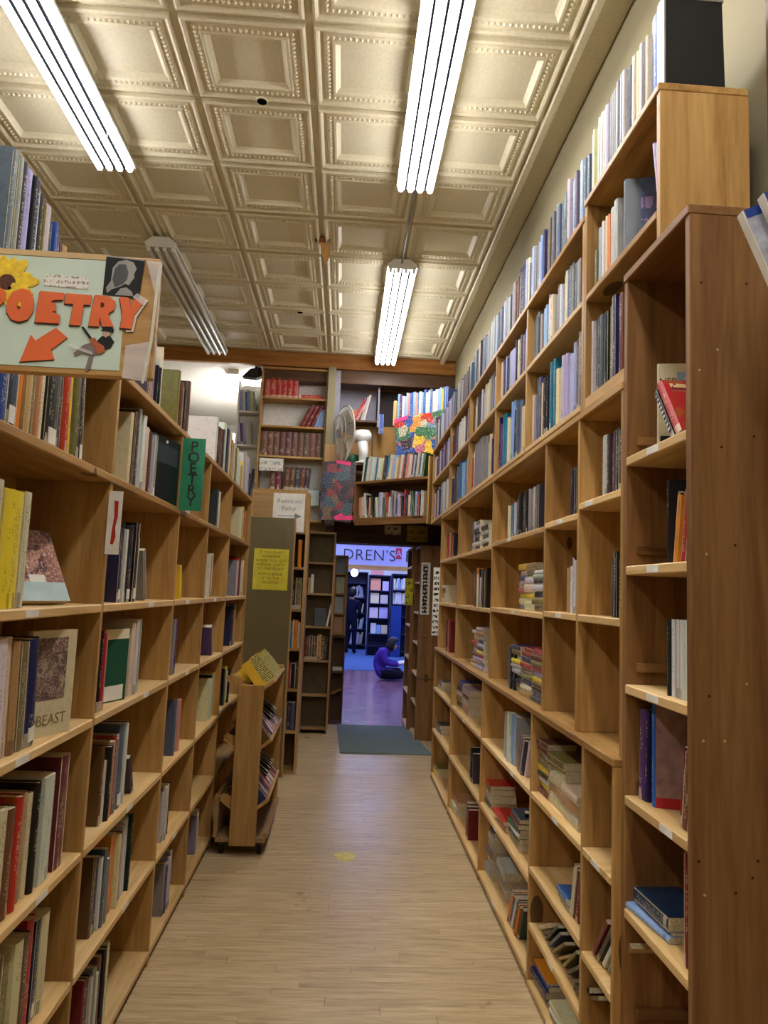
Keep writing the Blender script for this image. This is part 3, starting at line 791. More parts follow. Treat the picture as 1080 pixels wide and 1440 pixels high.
# ---------------- wall side
GR = 'books on the long wall case'
xr = RX+0.02
D0 = 'of narrow brown bookcase'
row('R', xr, 0.675, 1.74, 'dred2.4/25 char2.2/24 brown2/24', 'lowest visible shelf '+D0, GR)
stack('R', xr+0.005, 1.94, 0.675, 'lblue1.6/21~7 lgrey0.8/20 navy3.4/19', 'flat on lowest shelf '+D0, GR)
row('R', xr, 0.97, 2.03, 'purple3.4/24~-3 navy1.6/24~-3', 'knee-high shelf '+D0, GR)
row('R', xr, 0.97, 1.79, 'dred1.6/19~-8 brown3.4/18~-8', 'knee-high shelf '+D0, GR)
row('R', xr, 1.27, 1.825, 'black0.9/19 white1.8/19 dred0.7/19 white1.6/19 white2.4/19 white2.0/19 black0.6/19 white2.4/19 white1.5/19', 'waist-high shelf '+D0, GR)
row('R', xr, 1.60, 1.80, 'orange2.0/17~-9 red2.6/18~-9 black2/18~-9', 'chest-high shelf '+D0, GR)

R1, R2, R3, R4, R5 = 'of first wall bay', 'of second wall bay', 'of wide third wall bay', 'of fourth wall bay', 'of last wall bay'
DARKS = ['black', 'char', 'navy', 'black', 'dred', 'olive', 'grey']
def Rr(z, y, spec, ph, x=xr): row('R', x, z, y, spec, ph, GR)
Rr(1.83, 2.32, 'dred1.8/17 lgrey4.0/20 char2.0/19.5 dred1.6/19 navy2.2/20 black3/20 char3/19', 'chest-high shelf '+R1)
Rr(1.45, 2.225, 'char2/18 black2.4/20 char2/20 black2.6/19 olive2/20', 'waist-high shelf '+R1)
Rr(1.06, 2.165, 'purple1.6/18 tan1.4/17 dred2.4/18 black2/18', 'ledge row '+R1)
Rr(1.80, 2.655, 'black2.4/18 navy2.0/17 black3/18 char3/18 black3/17', 'chest-high shelf '+R2)
Rr(1.45, 2.68, 'tan1.2/16.5 white3.0/17 lgrey1.6/20 black3.0/20.5 white2/19 navy4/20', 'waist-high shelf '+R2)
Rr(1.79, 3.70, 'orange2.6/17 cream2.0/17 teal5.0/17 lav2.4/17 purple3.6/17 lgrey2.4/17 char3/18 black3.4/19 black4/20 char4/19 black3.4/20 black5/20 grey4/20 black4/20 lgrey2.4/20 black4/20 char4/20', 'chest-high shelf '+R3)
SP = ['lgrey', 'brown', 'cream', 'black', 'tan', 'red', 'white', 'slate', 'yellow', 'navy', 'dred', 'olive', 'lav']
rs = random.Random(9)
def rstack(n, tr=(1.6, 3.2), h=17.5, pal=SP): return ' '.join('%s%.1f/%.1f' % (rs.choice(pal), rs.uniform(*tr), h+rs.uniform(-0.6, 0.6)) for _ in range(n))
stack('R', xr+0.02, 3.46, 1.44, rstack(8), 'far pile on waist-high shelf '+R3, GR)
stack('R', xr+0.01, 3.27, 1.44, 'cream5/17.5 yellow3/17 cream4/17.5 white3/17 olive3.2/17 tan3/17.5', 'middle pile on waist-high shelf '+R3, GR)
stack('R', xr+0.0, 3.08, 1.44, rstack(7), 'near pile on waist-high shelf '+R3, GR)
Rr(1.06, 3.59, 'slate2.4/20 black2.6/20 char3/20 black2.4/19', 'ledge row '+R3)
stack('R', xr, 3.46, 1.06, rstack(10, (1.6, 2.4)), 'far pile on ledge '+R3, GR)
stack('R', xr, 3.27, 1.06, rstack(9, (1.6, 2.8)), 'middle pile on ledge '+R3, GR)
stack('R', xr, 3.08, 1.06, rstack(10, (1.6, 2.6)), 'near pile on ledge '+R3, GR)
Rr(1.78, 4.78, 'dred3/19 black4/20 char3/20 lgrey3/19', 'chest-high shelf '+R4)
stack('R', xr, 4.60, 1.78, 'black3.0/24 white2.6/24 black3/24 lgrey2.4/24 char3/23 white2/24 olive2.4/23', 'flat pile on chest-high shelf '+R4, GR)
stack('R', xr, 4.33, 1.78, 'black3.0/24 lgrey2.6/24 char3/24 white2.4/24 black3/23', 'near flat pile on chest-high shelf '+R4, GR)
Rr(1.43, 4.64, 'black3.4/23 char2/22 brown3/22 orange5/24 cream2/20 black3/23 white4/18 dred5/23 black5/22 olive4/22 black5/23', 'waist-high shelf '+R4)
stack('R', xr, 4.55, 1.06, rstack(10, (1.8, 2.8)), 'far pile on ledge '+R4, GR)
stack('R', xr, 4.36, 1.06, rstack(11, (1.8, 2.8)), 'near pile on ledge '+R4, GR)
Rr(1.78, 5.87, 'dred4/20 red3/18 brown4/19 tan3/20 dred5/20 pink4/18 black5/19', 'chest-high shelf '+R5)
stack('R', xr, 6.05, 1.43, 'white4/24 lgrey3/24 white4/24 white3/23', 'white pile on waist-high shelf '+R5, GR)
Rr(1.06, 5.82, 'black3/24 dred5/24 red5/25 pink4/24 dred5/24', 'ledge row '+R5)
xl = RX-0.0
# lower tier
stack('R', xl+0.005, 2.93, 0.735, 'dred2.2/17 yellow2.2/17 white2/17 black1.8/17 yellow2.4/17 olive2.6/17 lgrey2.2/17 dred2.2/17 brown2.4/17', 'far pile, top lower-tier shelf, second bay', GR)
stack('R', xl+0.01, 2.74, 0.735, 'cream4/17.5 tan3.4/17.5 cream4/17.5 cream3.4/17 olive3/17.5', 'middle pile, top lower-tier shelf, second bay', GR)
stack('R', xl, 2.56, 0.735, 'cream4/17.5 tan4/17.5 cream3/17', 'near pile, top lower-tier shelf, second bay', GR)
row('R', xl, 0.45, 2.56, 'cream3/17~-14 brown2.4/17~-14 dred3/17~-14', 'second lower-tier shelf, second bay', GR)
stack('R', xl-0.005, 2.62, 0.45, 'slate2.0/14 blue2.2/13', 'low blue pile, second lower-tier shelf, second bay', GR)
rm = random.Random(14)
for k in range(11):
    yc = 2.90-0.048*k
    a = math.radians(-58+rm.uniform(-8, 6)); t = rm.uniform(0.008, 0.018); h = rm.uniform(0.165, 0.185)
    c = rm.choice(['white', 'olive', 'slate', 'cream', 'black', 'navy', 'tan', 'char'])
    m_ = Matrix.Translation((xl-0.005+rm.uniform(0, 0.02), yc, 0.24+0.011+0.003)) @ Matrix.Rotation(-a, 4, 'X')
    add_book(m_, t, h, 0.125, c, ('fallen row, third lower-tier shelf, second bay', GR), k, 'p')
stack('R', xl+0.0, 2.88, 0.03, 'char2.2/20 navy2.4/19 blue2.0/19 orange1.0/18', 'blue-topped pile, bottom shelf, second bay', GR)
stack('R', xl-0.004, 2.62, 0.03, 'tan2.0/20 white1.8/19 cream2/19', 'pale pile on bottom lower-tier shelf, second bay', GR)
for k in range(5):
    m_ = Matrix.Translation((xl+0.003*k, 2.30-0.036*k, 0.43+0.012)) @ Matrix.Rotation(math.radians(40), 4, 'X')
    add_book(m_, 0.016, 0.18, 0.13, ['dred', 'char', 'white', 'slate', 'tan'][k], ('slumped row on lower tier beside brown bookcase', GR), k, 'p')
row('R', xl, 0.735, 3.60, 'dred2.6/21 lgrey1.2/21 dred2.6/21 purple2.4/20 white5.0/22 lblue5.0/22 lgrey2.4/22~-4', 'big row, top lower-tier shelf, third bay', GR)
row('R', xl, 0.735, 3.34, 'slate2/17~-24 tan2/17~-24 navy2.4/17~-24 lgrey2/17~-24 char2/17~-24 white2/17~-24', 'slumped paperbacks, top lower-tier shelf, third bay', GR)
stack('R', xl+0.005, 3.98, 0.40, 'green3/20 lgrey4/20 olive3/19.5 red1.8/20', 'far red-topped pile on middle lower-tier shelf', GR)
stack('R', xl-0.003, 3.64, 0.40, 'red3/24 red1.8/24', 'red pair on middle lower-tier shelf', GR)
stack('R', xl, 3.36, 0.40, 'olive3/19 green2.4/19 white1.4/18 green2.4/19 dred2/19 slate2/18', 'green pile on middle lower-tier shelf', GR)
row('R', xl+0.03, 0.40, 3.40+0.0, 'black2/18~-30', 'loose leaner on middle lower-tier shelf', GR)
stack('R', xl+0.02, 4.0, 0.05, 'lgrey5/22 white4/22 grey4/22 lgrey4/21 white3/22 char2.4/20', 'far grey pile on bottom lower-tier shelf, third bay', GR)
stack('R', xl+0.03, 3.74, 0.05, 'lgrey5/22 grey4/21 lgrey4/22', 'near grey pile on bottom lower-tier shelf, third bay', GR)
row('R', xl, 0.05, 3.46, 'lav2/17~-30 orange2.2/17~-30 slate2.4/17~-30 white2/17~-30 navy2/17~-30 brown2/17~-30 orange2/17~-30 char2.4/17~-30', 'slumped row, bottom lower-tier shelf, third bay', GR)
stack('R', xl+0.02, 5.10, 0.735, 'green4/24 olive3/24 white3/24 navy4/23 blue3/24', 'far blue-topped pile on lower tier, fourth bay', GR)
stack('R', xl+0.01, 4.80, 0.735, 'tan5/24 cream4/24 brown3/23 lgrey4/24', 'grey-topped pile on lower tier, fourth bay', GR)
row('R', xl, 0.40, 4.5, 'char3/18 black4/20 char3/17', 'middle lower-tier shelf, fourth bay', GR)
stack('R', xl, 5.05, 0.05, 'cream5/24 tan4/24', 'bottom lower-tier shelf, fourth bay', GR)
row('R', xl, 0.05, 4.60, 'black4/20~-8 char3/19~-8 dred3/18~-8', 'bottom lower-tier shelf, fourth bay', GR)
stack('R', xl, 5.95, 0.40, 'grey4/20 char3/20', 'middle lower-tier shelf, last bay', GR)
stack('R', xl, 6.05, 0.05, 'yellow4/22 olive3/22', 'yellow pile on bottom shelf, last bay', GR)
stack('R', xl, 5.95, 0.735, 'lgrey3/20 grey4/20', 'top lower-tier shelf, last bay', GR)

# hutch rows: dense pale spines
GH = 'dense rows of pale paperbacks in the wall hutches'
PALE = ['lgrey', 'lav', 'slate', 'grey', 'lgrey', 'navy', 'slate', 'cream', 'slate', 'lav', 'white', 'brown', 'grey', 'lblue', 'char']
MIX = ['lgrey', 'lav', 'slate', 'char', 'navy', 'brown', 'cream', 'grey', 'purple', 'white', 'dred']
DKM = ['slate', 'blue', 'navy', 'char', 'black', 'lav', 'teal', 'grey', 'brown', 'lblue', 'purple', 'cream']
rh = random.Random(31)
for k, (a, b) in enumerate(zip(HR, HR[1:])):
    nm = ['second', 'third', 'fourth', 'fifth', 'last'][k]
    row('R', xr-0.005, 2.87, b+0.008 if k < 4 else b, rand_items(b-a, PALE if k < 3 else PALE+['slate', 'grey'], (0.014, 0.030), (0.22, 0.27) if k else (0.24, 0.28), rh), 'on top of %s wall hutch bay' % nm, GH, 0.17)
    row('R', xr, 2.56, b-0.014, rand_items(b-a-0.03, [PALE, PALE+MIX, MIX, MIX, MIX][k], (0.015, 0.032), (0.19, 0.255), rh), 'upper shelf of %s wall hutch bay' % nm, GH, 0.16)
    row('R', xr, 2.18, b-0.014, rand_items(b-a-0.03, [DKM, DKM+['navy', 'purple'], MIX+['red'], DKM, MIX][k], (0.017, 0.036), (0.22, 0.31), rh), 'lower shelf of %s wall hutch bay' % nm, GH, 0.17)
H1 = 'of hutch above brown bookcase'
row('R', xr-0.005, 2.92, 2.44, rand_items(0.44, ['lgrey', 'lav', 'lgrey', 'grey', 'cream', 'brown', 'slate', 'lgrey'], (0.014, 0.026), (0.24, 0.27), rh), 'on top '+H1, GH, 0.17)
row('R', xr-0.008, 2.92, 1.975, 'cream2.4/24 cream1.6/23 blue4.2/27', 'near end of hutch top above brown bookcase', GH, 0.18)
row('R', xr, 2.56, 2.42, 'black2.2/14 olive1.6/15 lblue2.4/22 blue2.2/21 white1.6/22 cream1.6/23 orange1.4/23 lgrey3/24 lgrey3.2/25', 'upper shelf '+H1, GH, 0.16)
row('R', xr, 2.56, 1.88, 'lav1.2/24~10 lblue1.2/23~10', 'near pair, upper shelf above brown bookcase', GH, 0.16)
row('R', xr, 2.19, 2.42, 'lgrey1.8/27 navy2.4/27 black2.0/26 char2.4/26 slate2/26 black3/26 olive2.2/27 black3/27 navy3/28 purple2/27 brown2.2/27 yellow3/26 olive2.2/25 black2/27', 'lower shelf '+H1, GH, 0.17)

# ================================================================== FAR END OF THE AISLE: rows facing the camera
def frow(origin, ang, z, length, spec, phrase, group, depth=None, kind=None):
    """upright books listed left to right, spines facing the viewer; ang turns the row about z"""
    x = 0.0
    base = Matrix.Translation((origin[0], origin[1], z)) @ Matrix.Rotation(ang, 4, 'Z')
    for i, (c, t, h, lean) in enumerate(parse(spec) if isinstance(spec, str) else spec):
        a = math.radians(lean)
        if x+t > length: break
        m_ = base @ Matrix.Translation((x+t/2, rb.uniform(0, 0.01), 0.0008+t/2*abs(math.sin(a)))) @ Matrix.Rotation(PI/2, 4, 'Z') @ Matrix.Rotation(a, 4, 'X')
        add_book(m_, t, h, (depth or min(0.2, h*0.7)), c, (phrase, group), i, kind)
        x += t/math.cos(a)+0.0008
GF = 'books at the far end of the aisle'

def front_case(t, xs_, yf, yb, bays, z0, ztop, mat, th=0.02, sh=0.022, backmat=None, topboard=True):
    for u in xs_: box('upright', u-th/2, u+th/2, yf, yb, z0, ztop-(sh if topboard else 0), mat, t)
    box('back_panel', xs_[0]+th/2, xs_[-1]-th/2, yb-0.006, yb, z0, ztop-sh, backmat or mat, t, 0.0)
    for i, (a, b) in enumerate(zip(xs_, xs_[1:])):
        for z in bays[i]: box('shelf', a+th/2, b-th/2, yf-0.002, yb-0.007, z-sh, z, mat, t, 0.002)
    if topboard: box('top_board', xs_[0]-th/2, xs_[-1]+th/2, yf-0.004, yb, ztop-sh, ztop, mat, t, 0.002)

# tall case with red and brown sets, standing on the low room divider
M_SPECK = plain('speckled_white_back', (206, 204, 196), 0.8, 0.2, var=0.1, scale=60)
t = thing('bookcase', 'tall white-backed bookcase of red and brown sets under the far beam', 'bookcase', (-0.63, 7.9, 2.2))
front_case(t, [-0.985, -0.285], 7.79, 7.99, [[2.225, 2.54, 2.905, 3.235, 3.55]], 2.2, 3.88, PINE, backmat=M_SPECK)
TS = 'of white-backed far bookcase'
frow((-0.965, 7.83), 0, 3.55, 0.7, ' '.join(['red6.0/22']*6), 'top shelf '+TS, GF, 0.14, 'h')
add_book(Matrix.Translation((-0.33, 7.83, 3.575)) @ Matrix.Rotation(PI/2, 4, 'Z') @ Matrix.Rotation(-PI/2, 4, 'X'), 0.045, 0.23, 0.14, 'red', ('lying flat '+TS, GF), 0, 'h')
frow((-0.56, 7.83), 0, 3.235, 0.4, 'dred4.6/27~24 dred4.6/27~24 dred4.6/27~24', 'dark red leaners '+TS, GF, 0.14, 'h')
frow((-0.405, 7.83), 0, 3.235, 0.4, 'lblue3.0/21~14 lblue3.0/21~14 lblue3.0/21~14', 'pale blue leaners '+TS, GF, 0.12, 'h')
frow((-0.97, 7.83), 0, 2.905, 0.70, ' '.join(['brown6.4/27']*10), 'brown set '+TS, GF, 0.14, 'h')
frow((-0.85, 7.83), 0, 2.54, 0.6, 'brown5.6/25 dred6.4/26', 'lower brown pair '+TS, GF, 0.14, 'h')
frow((-0.70, 7.83), 0, 2.54, 0.6, 'brown5.4/25~3 brown5.4/25~3 char5.4/25~3 brown5.2/25~3 char5/25~3', 'lower brown set '+TS, GF, 0.14, 'h')
# divider that carries it: dark low partition
structure(box('wall_divider', -1.02, -0.24, 7.98, 8.2, 0, 2.2, M_FARWALL, None, 0.0))
structure(box('trim_9', -0.275, -0.19, 7.74, 7.79, 3.04, 3.90, M_CREAM, None, 0.003))
structure(box('trim_10', -0.275, -0.10, 7.72, 7.79, 2.80, 3.04, PLY, None, 0.003))
structure(box('trim_11', -0.24, -0.14, 7.80, 8.1, 2.2, 3.88, M_GREYWALL, None, 0.0))

# case with the restroom notice, olive board leaning on it
t = thing('bookcase', 'pine bookcase with plywood header behind the olive board', 'bookcase', (-0.56, 6.27, 0))
front_case(t, [-0.796, -0.333], 6.15, 6.38, [[0.02, 0.34, 0.676, 1.004, 1.325, 1.675]], 0.0, 2.305, PINE, backmat=DARKW)
box('header_panel', -0.786, -0.343, 6.146, 6.158, 1.95, 2.283, PLY, t)
PS = 'of bookcase behind olive board'
frow((-0.40, 6.17), 0, 1.675, 0.1, 'orange3.0/23', 'top shelf '+PS, GF, 0.14)
frow((-0.475, 6.17), 0, 1.325, 0.13, 'slate3/24 black4/25 olive5/26', 'chest-high shelf '+PS, GF, 0.14)
frow((-0.475, 6.17), 0, 1.004, 0.13, 'slate3/22 teal3/21 cream1.6/23 orange3/23 white2/21', 'waist-high shelf '+PS, GF, 0.14)
frow((-0.475, 6.17), 0, 0.676, 0.13, 'tan3/22 pink2.2/22 red1.2/20 black4/20 char2/21', 'knee-high shelf '+PS, GF, 0.14)
frow((-0.475, 6.17), 0, 0.34, 0.13, 'orange2.4/21 navy3/22 char3/22 slate3.6/22', 'low shelf '+PS, GF, 0.14)
t = thing('olive_board', 'tall olive painted board leaning at the end of the poetry bookcase', 'board', (-0.605, 6.03, 0))
lbox('panel', -0.195, 0.175, 0.0, 0.025, 0.0, 2.07, M_OLIVE, t, 0.002)
lbox('edge_strip', 0.175, 0.187, -0.002, 0.027, 0.0, 2.07, PLY, t, 0.001)
# shelf case with mostly empty shelves by the doorway
t = thing('bookcase', 'narrow bookcase of mostly empty shelves left of the doorway', 'bookcase', (-0.26, 7.9, 0))
front_case(t, [-0.40, -0.115], 7.84, 7.965, [[0.06, 0.40, 0.755, 1.106, 1.454, 1.785]], 0.0, 2.11, GREYW, backmat=plain('dull_brown_back', (84, 70, 46), 0.8))
QS = 'of near-empty case by doorway'
frow((-0.385, 7.85), 0, 0.755, 0.26, 'dred2.4/23 char2.4/24 brown3/25 black2/24 brown3/24 tan4/26 brown4/25 char2/24 tan3/25', 'brown row '+QS, GF, 0.1)
frow((-0.175, 7.86), 0, 1.106, 0.1, 'white2.2/24~10', 'white leaner '+QS, GF, 0.1)
m_ = Matrix.Translation((-0.30, 7.86, 1.108)) @ Matrix.Rotation(math.radians(-8), 4, 'X')
add_book(m_, 0.02, 0.19, 0.12, 'char', ('dark cover facing out '+QS, GF), 0, 'p')
frow((-0.385, 7.85), 0, 1.454, 0.1, 'tan3.0/16 white3/20', 'pale pair '+QS, GF, 0.1)

# angled corner shelf over the doorway, its books, and the higher row
SA = math.radians(-41)                   # right end nearer
def sdir(d): return (math.cos(SA)*d, math.sin(SA)*d)
S0 = (0.075, 7.55)
t = thing('corner_shelf', 'brown two-row corner shelf set at an angle over the doorway', 'shelf', (S0[0], S0[1], 2.2)); t.rotation_euler = (0, 0, SA)
lbox('bottom_board', 0, 0.92, 0, 0.22, 0.02, 0.045, BROWN, t)
lbox('skirt_board', 0, 0.92, 0.0, 0.02, -0.03, 0.02, BROWN, t)
lbox('top_board', 0, 0.92, -0.01, 0.22, 0.40, 0.425, BROWN, t)
lbox('side_board', -0.02, 0.0, 0, 0.22, 0.0, 0.425, BROWN, t)
lbox('side_board', 0.92, 0.94, -0.02, 0.22, -0.04, 0.62, PINE, t)
lbox('back_panel', 0, 0.92, 0.215, 0.225, 0.0, 0.425, DARKW, t, 0.0)
r6 = random.Random(77)
MIXF = ['white', 'cream', 'navy', 'black', 'lblue', 'pink', 'red', 'lgrey', 'slate', 'green', 'white', 'brown', 'lav']
def fr_items(length, pal, tr, hr, rng, leans=(0.0,)):
    out = []; x = 0
    while True:
        t = rng.uniform(*tr)
        if x+t > length: return out
        out.append((rng.choice(pal), t, rng.uniform(*hr), rng.choice(leans))); x += t+0.001
frow((S0[0]+sdir(0.03)[0]-math.sin(SA)*0.02, S0[1]+sdir(0.03)[1]+math.cos(SA)*0.02), SA, 2.245, 0.86, fr_items(0.84, MIXF, (0.016, 0.034), (0.20, 0.27), r6, (0, 0, 0, -6)), 'inside angled corner shelf', GF, 0.15)
frow((S0[0]+sdir(0.05)[0]-math.sin(SA)*0.02, S0[1]+sdir(0.05)[1]+math.cos(SA)*0.02), SA, 2.625, 0.84, fr_items(0.80, ['cream', 'white', 'pink', 'lgrey', 'teal', 'lblue', 'lav', 'tan', 'green', 'char', 'white'], (0.016, 0.03), (0.22, 0.27), r6, (6, 6, 6)), 'leaning row on corner shelf', GF, 0.15)
U0 = (0.46, 7.50)
t = thing('corner_shelf', 'upper angled shelf of blue spines with the comic poster on its front', 'shelf', (U0[0], U0[1], 3.27)); t.rotation_euler = (0, 0, SA)
lbox('board', 0, 0.68, 0, 0.2, 0.0, 0.024, BROWN, t)
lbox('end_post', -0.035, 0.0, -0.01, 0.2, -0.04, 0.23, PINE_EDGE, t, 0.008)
lbox('back_panel', 0.0, 0.68, 0.19, 0.2, -0.6, 0.0, DARKW, t, 0.0)
frow((U0[0]-math.sin(SA)*0.015, U0[1]+math.cos(SA)*0.015), SA, 3.2945, 0.67, fr_items(0.66, ['lblue', 'blue', 'white', 'lblue', 'purple', 'yellow', 'lblue', 'white', 'pink', 'blue', 'lblue'], (0.02, 0.036), (0.24, 0.28), r6), 'upper angled shelf above poster', GF, 0.15)
t = thing('poster', 'bright torn comic-collage poster hanging below the blue-spined corner row', 'poster', (U0[0], U0[1], 3.27)); t.rotation_euler = (0, 0, SA)
COMIC = collage('comic_collage', [(206, 60, 44), (54, 92, 168), (232, 190, 60), (196, 190, 166), (70, 120, 84), (190, 110, 130), (120, 150, 170), (70, 54, 66), (224, 150, 70)], 9.0)
pts = [(0.0, 0.03), (0.14, 0.035), (0.30, 0.05), (0.45, 0.04), (0.60, 0.06), (0.68, 0.0), (0.70, -0.2), (0.66, -0.40), (0.5, -0.42), (0.34, -0.43), (0.18, -0.42), (0.03, -0.44), (0.04, -0.25), (0.0, -0.1)]
prism('sheet', pts, -0.017, -0.014, COMIC, t)
prism('pink_strip', [(0.0, 0.02), (0.17, 0.05), (0.17, 0.01), (0.0, -0.02)], -0.021, -0.0175, M_PINK, t)

# dark collage board
DCOL = collage('dark_collage', [(34, 26, 34), (60, 40, 52), (88, 40, 44), (40, 56, 84), (120, 92, 70), (28, 28, 30), (90, 84, 96), (66, 88, 96), (140, 50, 60)], 12.0, 0.12)
t = thing('collage_board', 'dark picture-collage board with a pink slip left of the corner shelf', 'poster', (-0.12, 7.60, 2.2))
prism('board', [(-0.175, 0.02), (0.16, 0.0), (0.185, 0.30), (0.19, 0.62), (0.10, 0.66), (-0.05, 0.64), (-0.155, 0.63)], 0.0, 0.02, DCOL, t)
prism('pink_slip', [(0.0, 0.02), (0.20, 0.03), (0.18, 0.075), (0.08, 0.07), (0.06, 0.10), (-0.03, 0.05)], -0.004, -0.001, M_PINK, t)
prism('magenta_strip', [(-0.02, 0.62), (0.13, 0.60), (0.13, 0.64), (-0.02, 0.655)], -0.004, -0.001, M_PINK, t)
# small dark ledge carrying the board and the fan
t = thing('wall_ledge', 'short dark ledge under the fan beside the white post', 'shelf', (-0.06, 7.75, 2.80))
lbox('board', -0.13, 0.30, -0.10, 0.28, 0.02, 0.045, DARKW, t)
lbox('bracket', -0.02, 0.0, 0.0, 0.28, -0.12, 0.02, DARKW, t)
lbox('bracket', 0.22, 0.24, 0.0, 0.28, -0.12, 0.02, DARKW, t)
# niche shelf with a few leaning books
t = thing('niche_shelf', 'small dark shelf in the grey niche above the fan', 'shelf', (0.14, 8.0, 3.345))
lbox('board', -0.24, 0.14, -0.10, 0.10, 0, 0.022, DARKW, t)
lbox('end_board', 0.14, 0.16, -0.10, 0.10, -0.05, 0.46, M_GREYWALL, t)
frow((-0.05, 7.93), 0, 3.367, 0.36, 'orange5/12~34 red2.6/27~26 pink2.6/27~26 navy2.4/27~16 lgrey2.4/28~14 white2.4/30~12', 'grey niche above fan', GF, 0.1)
o_ = add_book(Matrix.Translation((0.17+0.155, 7.88, 3.22)) @ Matrix.Rotation(PI/2, 4, 'Z'), 0.05, 0.22, 0.02, 'blue', ('hung beside the grey niche', GF), 0, 'p')

# fan
t = thing('desk_fan', 'white desk fan with round wire grille turned toward the side', 'fan', (0.02, 7.72, 2.845))
fy = 7.72
lathe('base', [(0.10, 0.0), (0.10, 0.014), (0.06, 0.03), (0.03, 0.035)], M_WHITEMETAL, t, (0.13, 0, 0), 20)
bm = bmesh.new(); add_tube(bm, (0.13, 0, 0.03), (0.11, 0, 0.24), 0.05, 0.06, 14); from_bm('stand', bm, M_WHITEMETAL, t, (0, 0, 0), True)
lathe('motor_housing', [(0.02, -0.09), (0.065, -0.07), (0.078, 0.0), (0.07, 0.07), (0.03, 0.10)], M_WHITEMETAL, t, (0.10, 0, 0.30), 18, 'x')
M_WIRE = plain('grille_wire', (200, 198, 190), 0.3, 0.6, 0.3)
bm = bmesh.new(); c0 = Vector((-0.10, -0.02, 0.30))
nx = Vector((-0.93, -0.36, 0.0)).normalized(); ny = Vector((0, 0, 1)); nz_ = nx.cross(ny)
def gp(r, a, d): return c0+nx*d+(ny*math.cos(a)+nz_*math.sin(a))*r
GR_ = 0.315
for side_, dd in ((1, 0.07), (-1, -0.05)):
    for k in range(56):
        a = 2*PI*k/56
        add_tube(bm, gp(0.05, a, dd), gp(0.22, a, dd*0.85), 0.0022, None, 4, False); add_tube(bm, gp(0.22, a, dd*0.85), gp(GR_, a, 0), 0.0022, None, 4, False)
    for rr, q in ((0.05, 1.0), (0.13, 0.95), (0.22, 0.85)):
        for k in range(24): add_tube(bm, gp(rr, 2*PI*k/24, dd*q), gp(rr, 2*PI*(k+1)/24, dd*q), 0.0025, None, 4, False)
for k in range(32): add_tube(bm, gp(GR_, 2*PI*k/32, 0), gp(GR_, 2*PI*(k+1)/32, 0), 0.008, None, 6, False)
from_bm('grille', bm, M_WIRE, t)
M_BLADE = plain('fan_blade', (176, 174, 164), 0.3, 0.5)
for k in range(4):
    a0 = 2*PI*k/4+0.3; V = []
    for rr in (0.05, 0.17, 0.285):
        for da, d in ((-0.5, -0.025), (0.0, 0.0), (0.5, 0.025)): V.append(gp(rr, a0+da*(1.0 if rr > 0.06 else 0.5), d))
    V2 = [v+nx*0.003 for v in V]; n_ = len(V)
    Fq = [(0, 1, 4, 3), (1, 2, 5, 4), (3, 4, 7, 6), (4, 5, 8, 7)]
    mesh_obj('blade', V+V2, Fq+[tuple(i+n_ for i in q[::-1]) for q in Fq], M_BLADE, t)
o = lathe('green_tin', [(0.075, 0), (0.075, 0.11), (0.07, 0.115)], plain('green_tin', (34, 92, 66), 0.35), None, (0.02, 7.86, 2.845), 20); tag(o, 'squat green tin standing behind the desk fan', 'tin')

# header cards
def card(name, label, x0, x1, z0, z1, y, mat, lines=(), ink=M_INK, size=0.03, tilt=0.0):
    t = thing(name, label, 'sign', ((x0+x1)/2, y, (z0+z1)/2)); w, h = (x1-x0)/2, (z1-z0)/2
    t.rotation_euler = (0, tilt, 0)
    lbox('sheet', -w, w, -0.002, 0.0, -h, h, mat, t, 0.0)
    for (s, zz, sz) in lines: text('lettering', s, sz, ink, t, (0, -0.0026, zz*h), extrude=0.0003, offset=sz*0.012)
    return t
M_SCRIB_W = marks('scribbled_white_card', (206, 196, 168), (70, 60, 50), 60, 16)
M_SCRIB_Y = marks('scribbled_yellow_card', (190, 160, 70), (128, 116, 30), 40, 14)
card('small_card', 'small pale lettered card on the dark beam over the doorway', 0.435, 0.625, 2.155, 2.262, 8.378, M_SCRIB_W)
card('yellow_card', 'mustard yellow lettered card on the dark beam over the doorway', 0.695, 0.935, 2.085, 2.27, 8.378, M_SCRIB_Y)

# notices on the bookcases
t = card('yellow_notice', 'bright yellow handwritten notice taped to the olive board', -0.745, -0.462, 1.475, 1.81, 6.03, M_YELLOWP)
for s, zz in (('IF YOU CAN\'T', 0.82), ('REMEMBER', 0.62), ('WHERE YOU GOT', 0.42), ('A BOOK, GIVE IT', 0.22), ('TO THE FRONT', 0.02), ('PLEASE BRING', -0.24), ('IT TO THE', -0.44), ('REGISTER', -0.64)):
    text('handwriting', s, 0.031, M_BROWNINK, t, (0, -0.0026, zz*0.1675), extrude=0.0003)
t = card('restroom_notice', 'white restroom notice with an arrow on the plywood header', -0.625, -0.36, 1.965, 2.29, 6.145, M_PAPER)
text('lettering', 'Restroom', 0.05, M_GREYINK, t, (0, -0.0026, 0.095), extrude=0.0003); text('lettering', 'Policy', 0.05, M_GREYINK, t, (0, -0.0026, 0.035), extrude=0.0003)
prism('arrow', [(-0.09, -0.026), (0.05, -0.026), (0.05, -0.005), (0.11, -0.03), (0.05, -0.055), (0.05, -0.033), (-0.09, -0.033)], -0.0028, -0.0024, M_GREYINK, t)
t = card('paper_slip', 'creased white paper slip over the lower shelf of the brown set', -0.965, -0.71, 2.735, 2.87, 7.785, marks('faint_pencil_slip', (222, 218, 206), (168, 168, 158), 40, 14, 0.5))
t = card('pale_blue_slip', 'pale blue paper slip hanging at the foot of the white-backed bookcase', -0.43, -0.31, 2.38, 2.545, 7.785, plain('pale_blue_paper', (186, 206, 206), 0.6))

